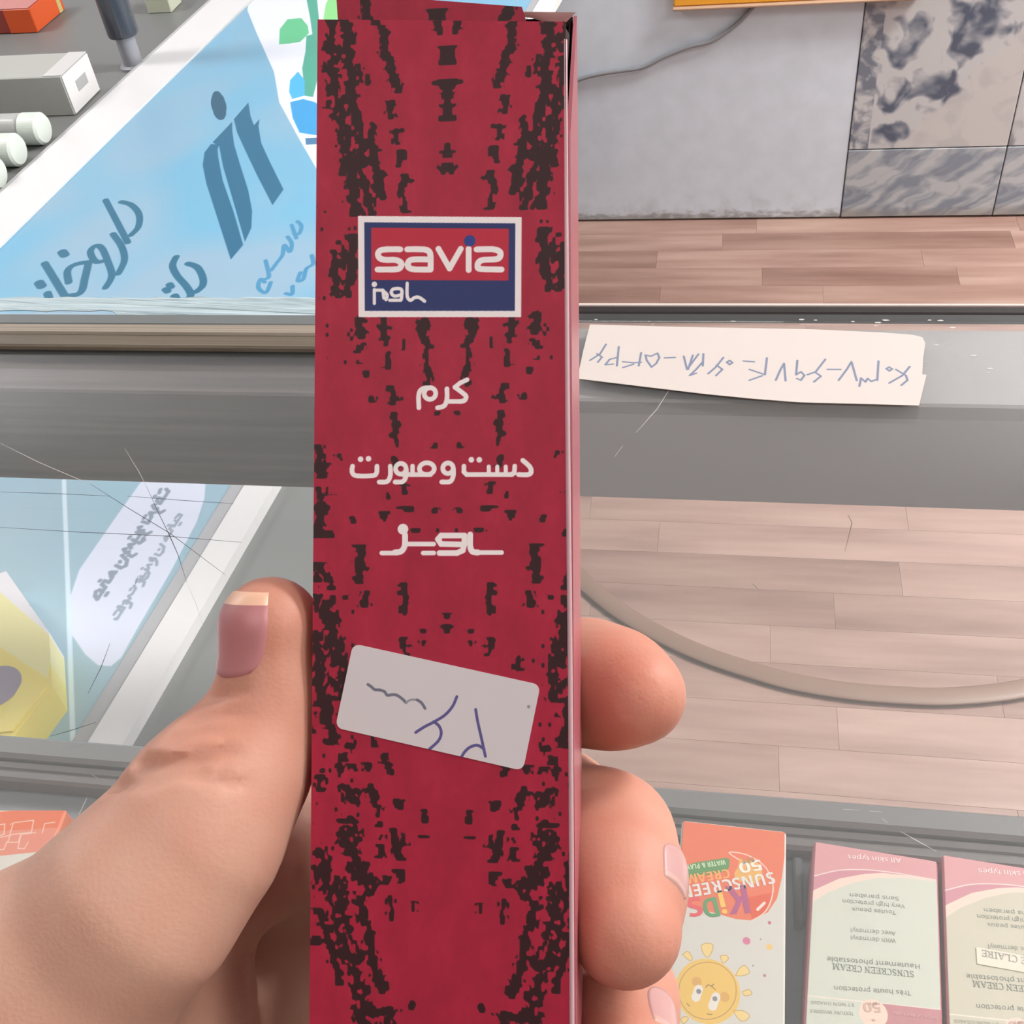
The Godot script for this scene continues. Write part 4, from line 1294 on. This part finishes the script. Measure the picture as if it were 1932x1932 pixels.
var bone_a := PackedVector3Array()
var bone_b := PackedVector3Array()
var bone_ra := PackedFloat32Array()
var bone_rb := PackedFloat32Array()
var bone_chain := PackedInt32Array()
var cut_a := PackedVector3Array()
var cut_b := PackedVector3Array()
var cut_r := PackedVector2Array()


func smin(a: float, b: float, k: float) -> float:
	var h := maxf(k - absf(a - b), 0.0) / k
	return minf(a, b) - h * h * k * 0.25


func bone(i: int, p: Vector3) -> float:
	var ab := bone_b[i] - bone_a[i]
	var t := clampf((p - bone_a[i]).dot(ab) / ab.length_squared(), 0.0, 1.0)
	return p.distance_to(bone_a[i] + ab * t) - lerpf(bone_ra[i], bone_rb[i], t)


func flesh(p: Vector3, near: PackedInt32Array) -> float:
	var d := PackedFloat32Array([1.0, 1.0, 1.0, 1.0, 1.0, 1.0])
	for i in near:
		var c := bone_chain[i]
		d[c] = smin(d[c], bone(i, p), 0.004 if c else 0.012)
	var all := d[0]
	var best := 1.0
	for c in range(1, 6):
		if d[c] < 0.5:
			best = smin(best, smin(d[c], d[0], 0.006), 0.0012)
	all = minf(all, best)
	if absf(all) < 0.004:
		for i in cut_a.size():
			var ab := cut_b[i] - cut_a[i]
			var t := clampf((p - cut_a[i]).dot(ab) / ab.length_squared(), 0.0, 1.0)
			var q := cut_a[i] + ab * t
			if p.distance_squared_to(q) < 0.0001:
				var cd := p.distance_to(q) - lerpf(cut_r[i].x, cut_r[i].y, t)
				all = -smin(-all, cd, 0.0010)
	return all


func quad4(t: String) -> PackedFloat32Array:
	var r := PackedFloat32Array()
	for q in t.split(","):
		r.append(q.to_float() / 1000.0)
	return r


func build_hand(hold: Transform3D) -> void:
	var chains := {"thumb": 1, "index": 2, "middle": 3, "ring": 4, "little": 5}
	var tips := {}
	for row in HAND_BONES.split("\n"):
		var f := row.split(":")
		var prev := PackedFloat32Array()
		var list := []
		for t in f[1].split("|"):
			var q := quad4(t)
			list.append(q)
			if prev.size():
				bone_a.append(Vector3(prev[0], prev[1], prev[2]))
				bone_b.append(Vector3(q[0], q[1], q[2]))
				bone_ra.append(prev[3])
				bone_rb.append(q[3])
				bone_chain.append(chains.get(f[0], 0))
			prev = q
		tips[f[0]] = list
	for row in HAND_CREASES.split("\n"):
		var prev := PackedFloat32Array()
		for t in row.split("|"):
			var q := quad4(t)
			if prev.size():
				cut_a.append(Vector3(prev[0], prev[1], prev[2]))
				cut_b.append(Vector3(q[0], q[1], q[2]))
				cut_r.append(Vector2(prev[3], q[3]))
			prev = q
	var every := PackedInt32Array(range(bone_a.size()))
	var da := cut_a.duplicate()
	var db := cut_b.duplicate()
	var dr := cut_r.duplicate()
	cut_a.clear()
	cut_b.clear()
	for list in [da, db]:
		for i in list.size():
			var q: Vector3 = list[i]
			q.z = 0.03
			for k in 60:
				var f := flesh(q, every)
				if f < 0.00005:
					break
				if q.z < -0.05:
					q = list[i]
					break
				q.z -= maxf(f, 0.0002)
			list[i] = q + Vector3(0, 0, 0.0002)
	cut_a = da
	cut_b = db
	cut_r = dr
	var lo := Vector3(1, 1, 1)
	var hi := -lo
	for i in bone_a.size():
		for e in [[bone_a[i], bone_ra[i]], [bone_b[i], bone_rb[i]]]:
			var v: Vector3 = e[0]
			var r: float = e[1] + 0.006
			lo = lo.min(v - Vector3(r, r, r))
			hi = hi.max(v + Vector3(r, r, r))
	var cs := 0.0011
	var blk := 8
	var nb := Vector3i(((hi - lo) / (cs * blk)).ceil())
	var n := nb * blk + Vector3i.ONE
	var val := PackedFloat32Array()
	val.resize(n.x * n.y * n.z)
	val.fill(1.0)
	var sx := 1
	var sy := n.x
	var sz := n.x * n.y
	var rad := cs * blk * 0.87
	var live := []
	for bz in nb.z:
		for by in nb.y:
			for bx in nb.x:
				var mid := lo + (Vector3(bx, by, bz) + Vector3(0.5, 0.5, 0.5)) * cs * blk
				var dist := PackedFloat32Array()
				var least := 1.0
				for i in bone_a.size():
					var d := bone(i, mid)
					dist.append(d)
					least = minf(least, d)
				if least > rad + 0.004:
					continue
				if least < -rad - 0.004:
					for z in blk + 1:
						for y in blk + 1:
							for x in blk + 1:
								var at := (bx * blk + x) + (by * blk + y) * sy + (bz * blk + z) * sz
								if val[at] == 1.0:
									val[at] = -0.01
					continue
				var near := PackedInt32Array()
				for i in bone_a.size():
					if dist[i] < least + 2.0 * rad + 0.013:
						near.append(i)
				live.append(Vector3i(bx, by, bz))
				for z in blk + 1:
					for y in blk + 1:
						for x in blk + 1:
							var g := Vector3i(bx * blk + x, by * blk + y, bz * blk + z)
							var at := g.x + g.y * sy + g.z * sz
							if val[at] == 1.0 or val[at] == -0.01:
								val[at] = flesh(lo + Vector3(g) * cs, near)
	var ids := {}
	var verts := PackedVector3Array()
	var cells := []
	var corner := [0, sx, sy, sx + sy, sz, sx + sz, sy + sz, sx + sy + sz]
	var edges := [[0, 1], [0, 2], [0, 4], [1, 3], [1, 5], [2, 3], [2, 6], [3, 7], [4, 5], [4, 6], [5, 7], [6, 7]]
	for b in live:
		for z in blk:
			for y in blk:
				for x in blk:
					var g := Vector3i(b.x * blk + x, b.y * blk + y, b.z * blk + z)
					var at := g.x + g.y * sy + g.z * sz
					var neg := 0
					for c in corner:
						if val[at + c] < 0.0:
							neg += 1
					if neg == 0 or neg == 8:
						continue
					var sum := Vector3.ZERO
					var count := 0
					for e in edges:
						var v0 := val[at + corner[e[0]]]
						var v1 := val[at + corner[e[1]]]
						if (v0 < 0.0) != (v1 < 0.0):
							var f := v0 / (v0 - v1)
							var p0 := Vector3(e[0] & 1, (e[0] >> 1) & 1, e[0] >> 2)
							var p1 := Vector3(e[1] & 1, (e[1] >> 1) & 1, e[1] >> 2)
							sum += p0.lerp(p1, f)
							count += 1
					ids[at] = verts.size()
					cells.append(at)
					verts.append(lo + (Vector3(g) + sum / count) * cs)
	var index := PackedInt32Array()
	var normals := PackedVector3Array()
	normals.resize(verts.size())
	var steps := [[sx, sy, sz], [sy, sz, sx], [sz, sx, sy]]
	for at in cells:
		for s in steps:
			var inside := val[at] < 0.0
			if inside == (val[at + s[0]] < 0.0):
				continue
			if not (ids.has(at - s[1]) and ids.has(at - s[2]) and ids.has(at - s[1] - s[2])):
				continue
			var q := [ids[at], ids[at - s[1]], ids[at - s[1] - s[2]], ids[at - s[2]]]
			if inside:
				q = [q[0], q[3], q[2], q[1]]
			for k in [0, 1, 2, 0, 2, 3]:
				index.append(q[k])
			var nn := (verts[q[2]] - verts[q[0]]).cross(verts[q[1]] - verts[q[0]])
			for k in 4:
				normals[q[k]] += nn
	var colors := PackedColorArray()
	colors.resize(verts.size())
	grain.fractal_octaves = 3
	var skin := Color(0.535, 0.315, 0.235)
	var flush := Color(0.50, 0.205, 0.142)
	for i in verts.size():
		normals[i] = normals[i].normalized()
		var v := verts[i]
		var blush := 0.0
		for name in ["thumb", "index", "middle", "ring", "little"]:
			var l: Array = tips[name]
			var e: PackedFloat32Array = l[0] if name == "thumb" else l[l.size() - 1]
			blush = maxf(blush, 1.0 - v.distance_to(Vector3(e[0], e[1], e[2])) / 0.042)
		var mottle := grain.get_noise_3d(v.x * 90.0, v.y * 90.0, v.z * 90.0) * 0.22
		colors[i] = skin.lerp(flush, clampf(blush * 0.95 + mottle + 0.08, 0.0, 1.0))
	var arrays := []
	arrays.resize(Mesh.ARRAY_MAX)
	arrays[Mesh.ARRAY_VERTEX] = verts
	arrays[Mesh.ARRAY_NORMAL] = normals
	arrays[Mesh.ARRAY_COLOR] = colors
	arrays[Mesh.ARRAY_INDEX] = index
	var mesh := ArrayMesh.new()
	mesh.add_surface_from_arrays(Mesh.PRIMITIVE_TRIANGLES, arrays)
	var m := mk(Color.WHITE, 0.52)
	m.vertex_color_use_as_albedo = true
	m.subsurf_scatter_enabled = true
	m.subsurf_scatter_strength = 0.12
	m.metallic_specular = 0.4
	var pores := FastNoiseLite.new()
	pores.seed = 3
	pores.frequency = 0.06
	pores.fractal_octaves = 3
	var pt := NoiseTexture2D.new()
	pt.noise = pores
	pt.width = 256
	pt.height = 256
	pt.seamless = true
	m.heightmap_enabled = true
	m.heightmap_texture = pt
	m.heightmap_scale = 0.0045
	m.uv1_triplanar = true
	m.uv1_scale = Vector3(70, 70, 70)
	var hand := put("hand", mesh, m)
	hand.transform = hold
	tag(hand, "bare left hand gripping the red carton, thumb up along its edge", "hand")
	var plate := mk(Color.html("b07274"), 0.42)
	plate.subsurf_scatter_enabled = true
	plate.subsurf_scatter_strength = 0.1
	var rim := mk(Color.html("d8ac92"), 0.4)
	nail(hand, tips["thumb"], true, Vector3(-0.60, 0.08, 0.80), 1.0, -1.02, 0.72, plate, rim, Vector3(0.10, 1.0, 0.0))
	nail(hand, tips["middle"], false, Vector3(0.72, 0.05, 0.69), 0.40, -1.25, -0.40, mk(Color.html("b48a86"), 0.4), mk(Color.html("bc958c"), 0.4))
	nail(hand, tips["ring"], false, Vector3(0.50, 0.1, 0.85), 0.48, -1.0, 0.05, mk(Color.html("b48a86"), 0.4), mk(Color.html("bc958c"), 0.4))


# A fingernail hugging the last bone of a finger: spans of the bone from t0 to t1 beyond its middle.
func nail(hand: MeshInstance3D, joints: Array, from_start: bool, facing: Vector3, arc: float, t0: float, t1: float, mat: Material, rim: Material, lean := Vector3.ZERO) -> void:
	var n := joints.size()
	var e: PackedFloat32Array = joints[0] if from_start else joints[n - 1]
	var d: PackedFloat32Array = joints[1] if from_start else joints[n - 2]
	var tip := Vector3(e[0], e[1], e[2])
	var root := Vector3(d[0], d[1], d[2])
	var along := (tip - root).normalized()
	var up := (facing - along * facing.dot(along)).normalized()
	var side := along.cross(up)
	var course := lean.normalized() if lean != Vector3.ZERO else along
	var near := PackedInt32Array(range(bone_a.size()))
	var rr := e[3]
	var len_ := rr * 1.9
	var hit := func(s: float, t: float, lift: float) -> Vector3:
		var shrink := 1.0 - 0.10 * t * t - (0.30 * pow(maxf(-t, 0.0), 4.0))
		var a := s * arc * shrink
		var dir := up * cos(a) + side * sin(a)
		var centre := tip + course * (lerpf(t0, t1, t * 0.5 + 0.5) - 0.35 * s * s * maxf(-t, 0.0) * -0.4) * len_ * 0.5
		var r := rr * 1.5
		for k in 60:
			var f := flesh(centre + dir * r, near)
			if f < 0.00003:
				break
			r -= f * 0.85
			if r < rr * 0.5:
				r = rr * 0.8
				break
		return centre + dir * (r + lift)
	for part in 2:
		var st := begin(false)
		var ts: Array = [-1.0, 0.78] if part == 0 else [0.78, 1.12]
		var nu := 16
		var nv := 14 if part == 0 else 4
		var g := []
		for j in nv + 1:
			var row := []
			for i in nu + 1:
				var s := i / float(nu) * 2.0 - 1.0
				var t := lerpf(ts[0], ts[1], j / float(nv))
				var low := absf(s) > 0.99 or (part == 0 and j == 0) or (part == 1 and j == nv)
				row.append(hit.call(s, t, -0.0007 if low else 0.00008 + 0.00025 * (1.0 - s * s)))
			g.append(row)
		for j in nv:
			for i in nu:
				var o: Vector3 = g[j][i] - tip + up * 0.01
				tri(st, g[j][i], g[j][i + 1], g[j + 1][i + 1], o)
				tri(st, g[j][i], g[j + 1][i + 1], g[j + 1][i], o)
		put("fingernail" if part == 0 else "nail_edge", done(st), mat if part == 0 else rim, hand)
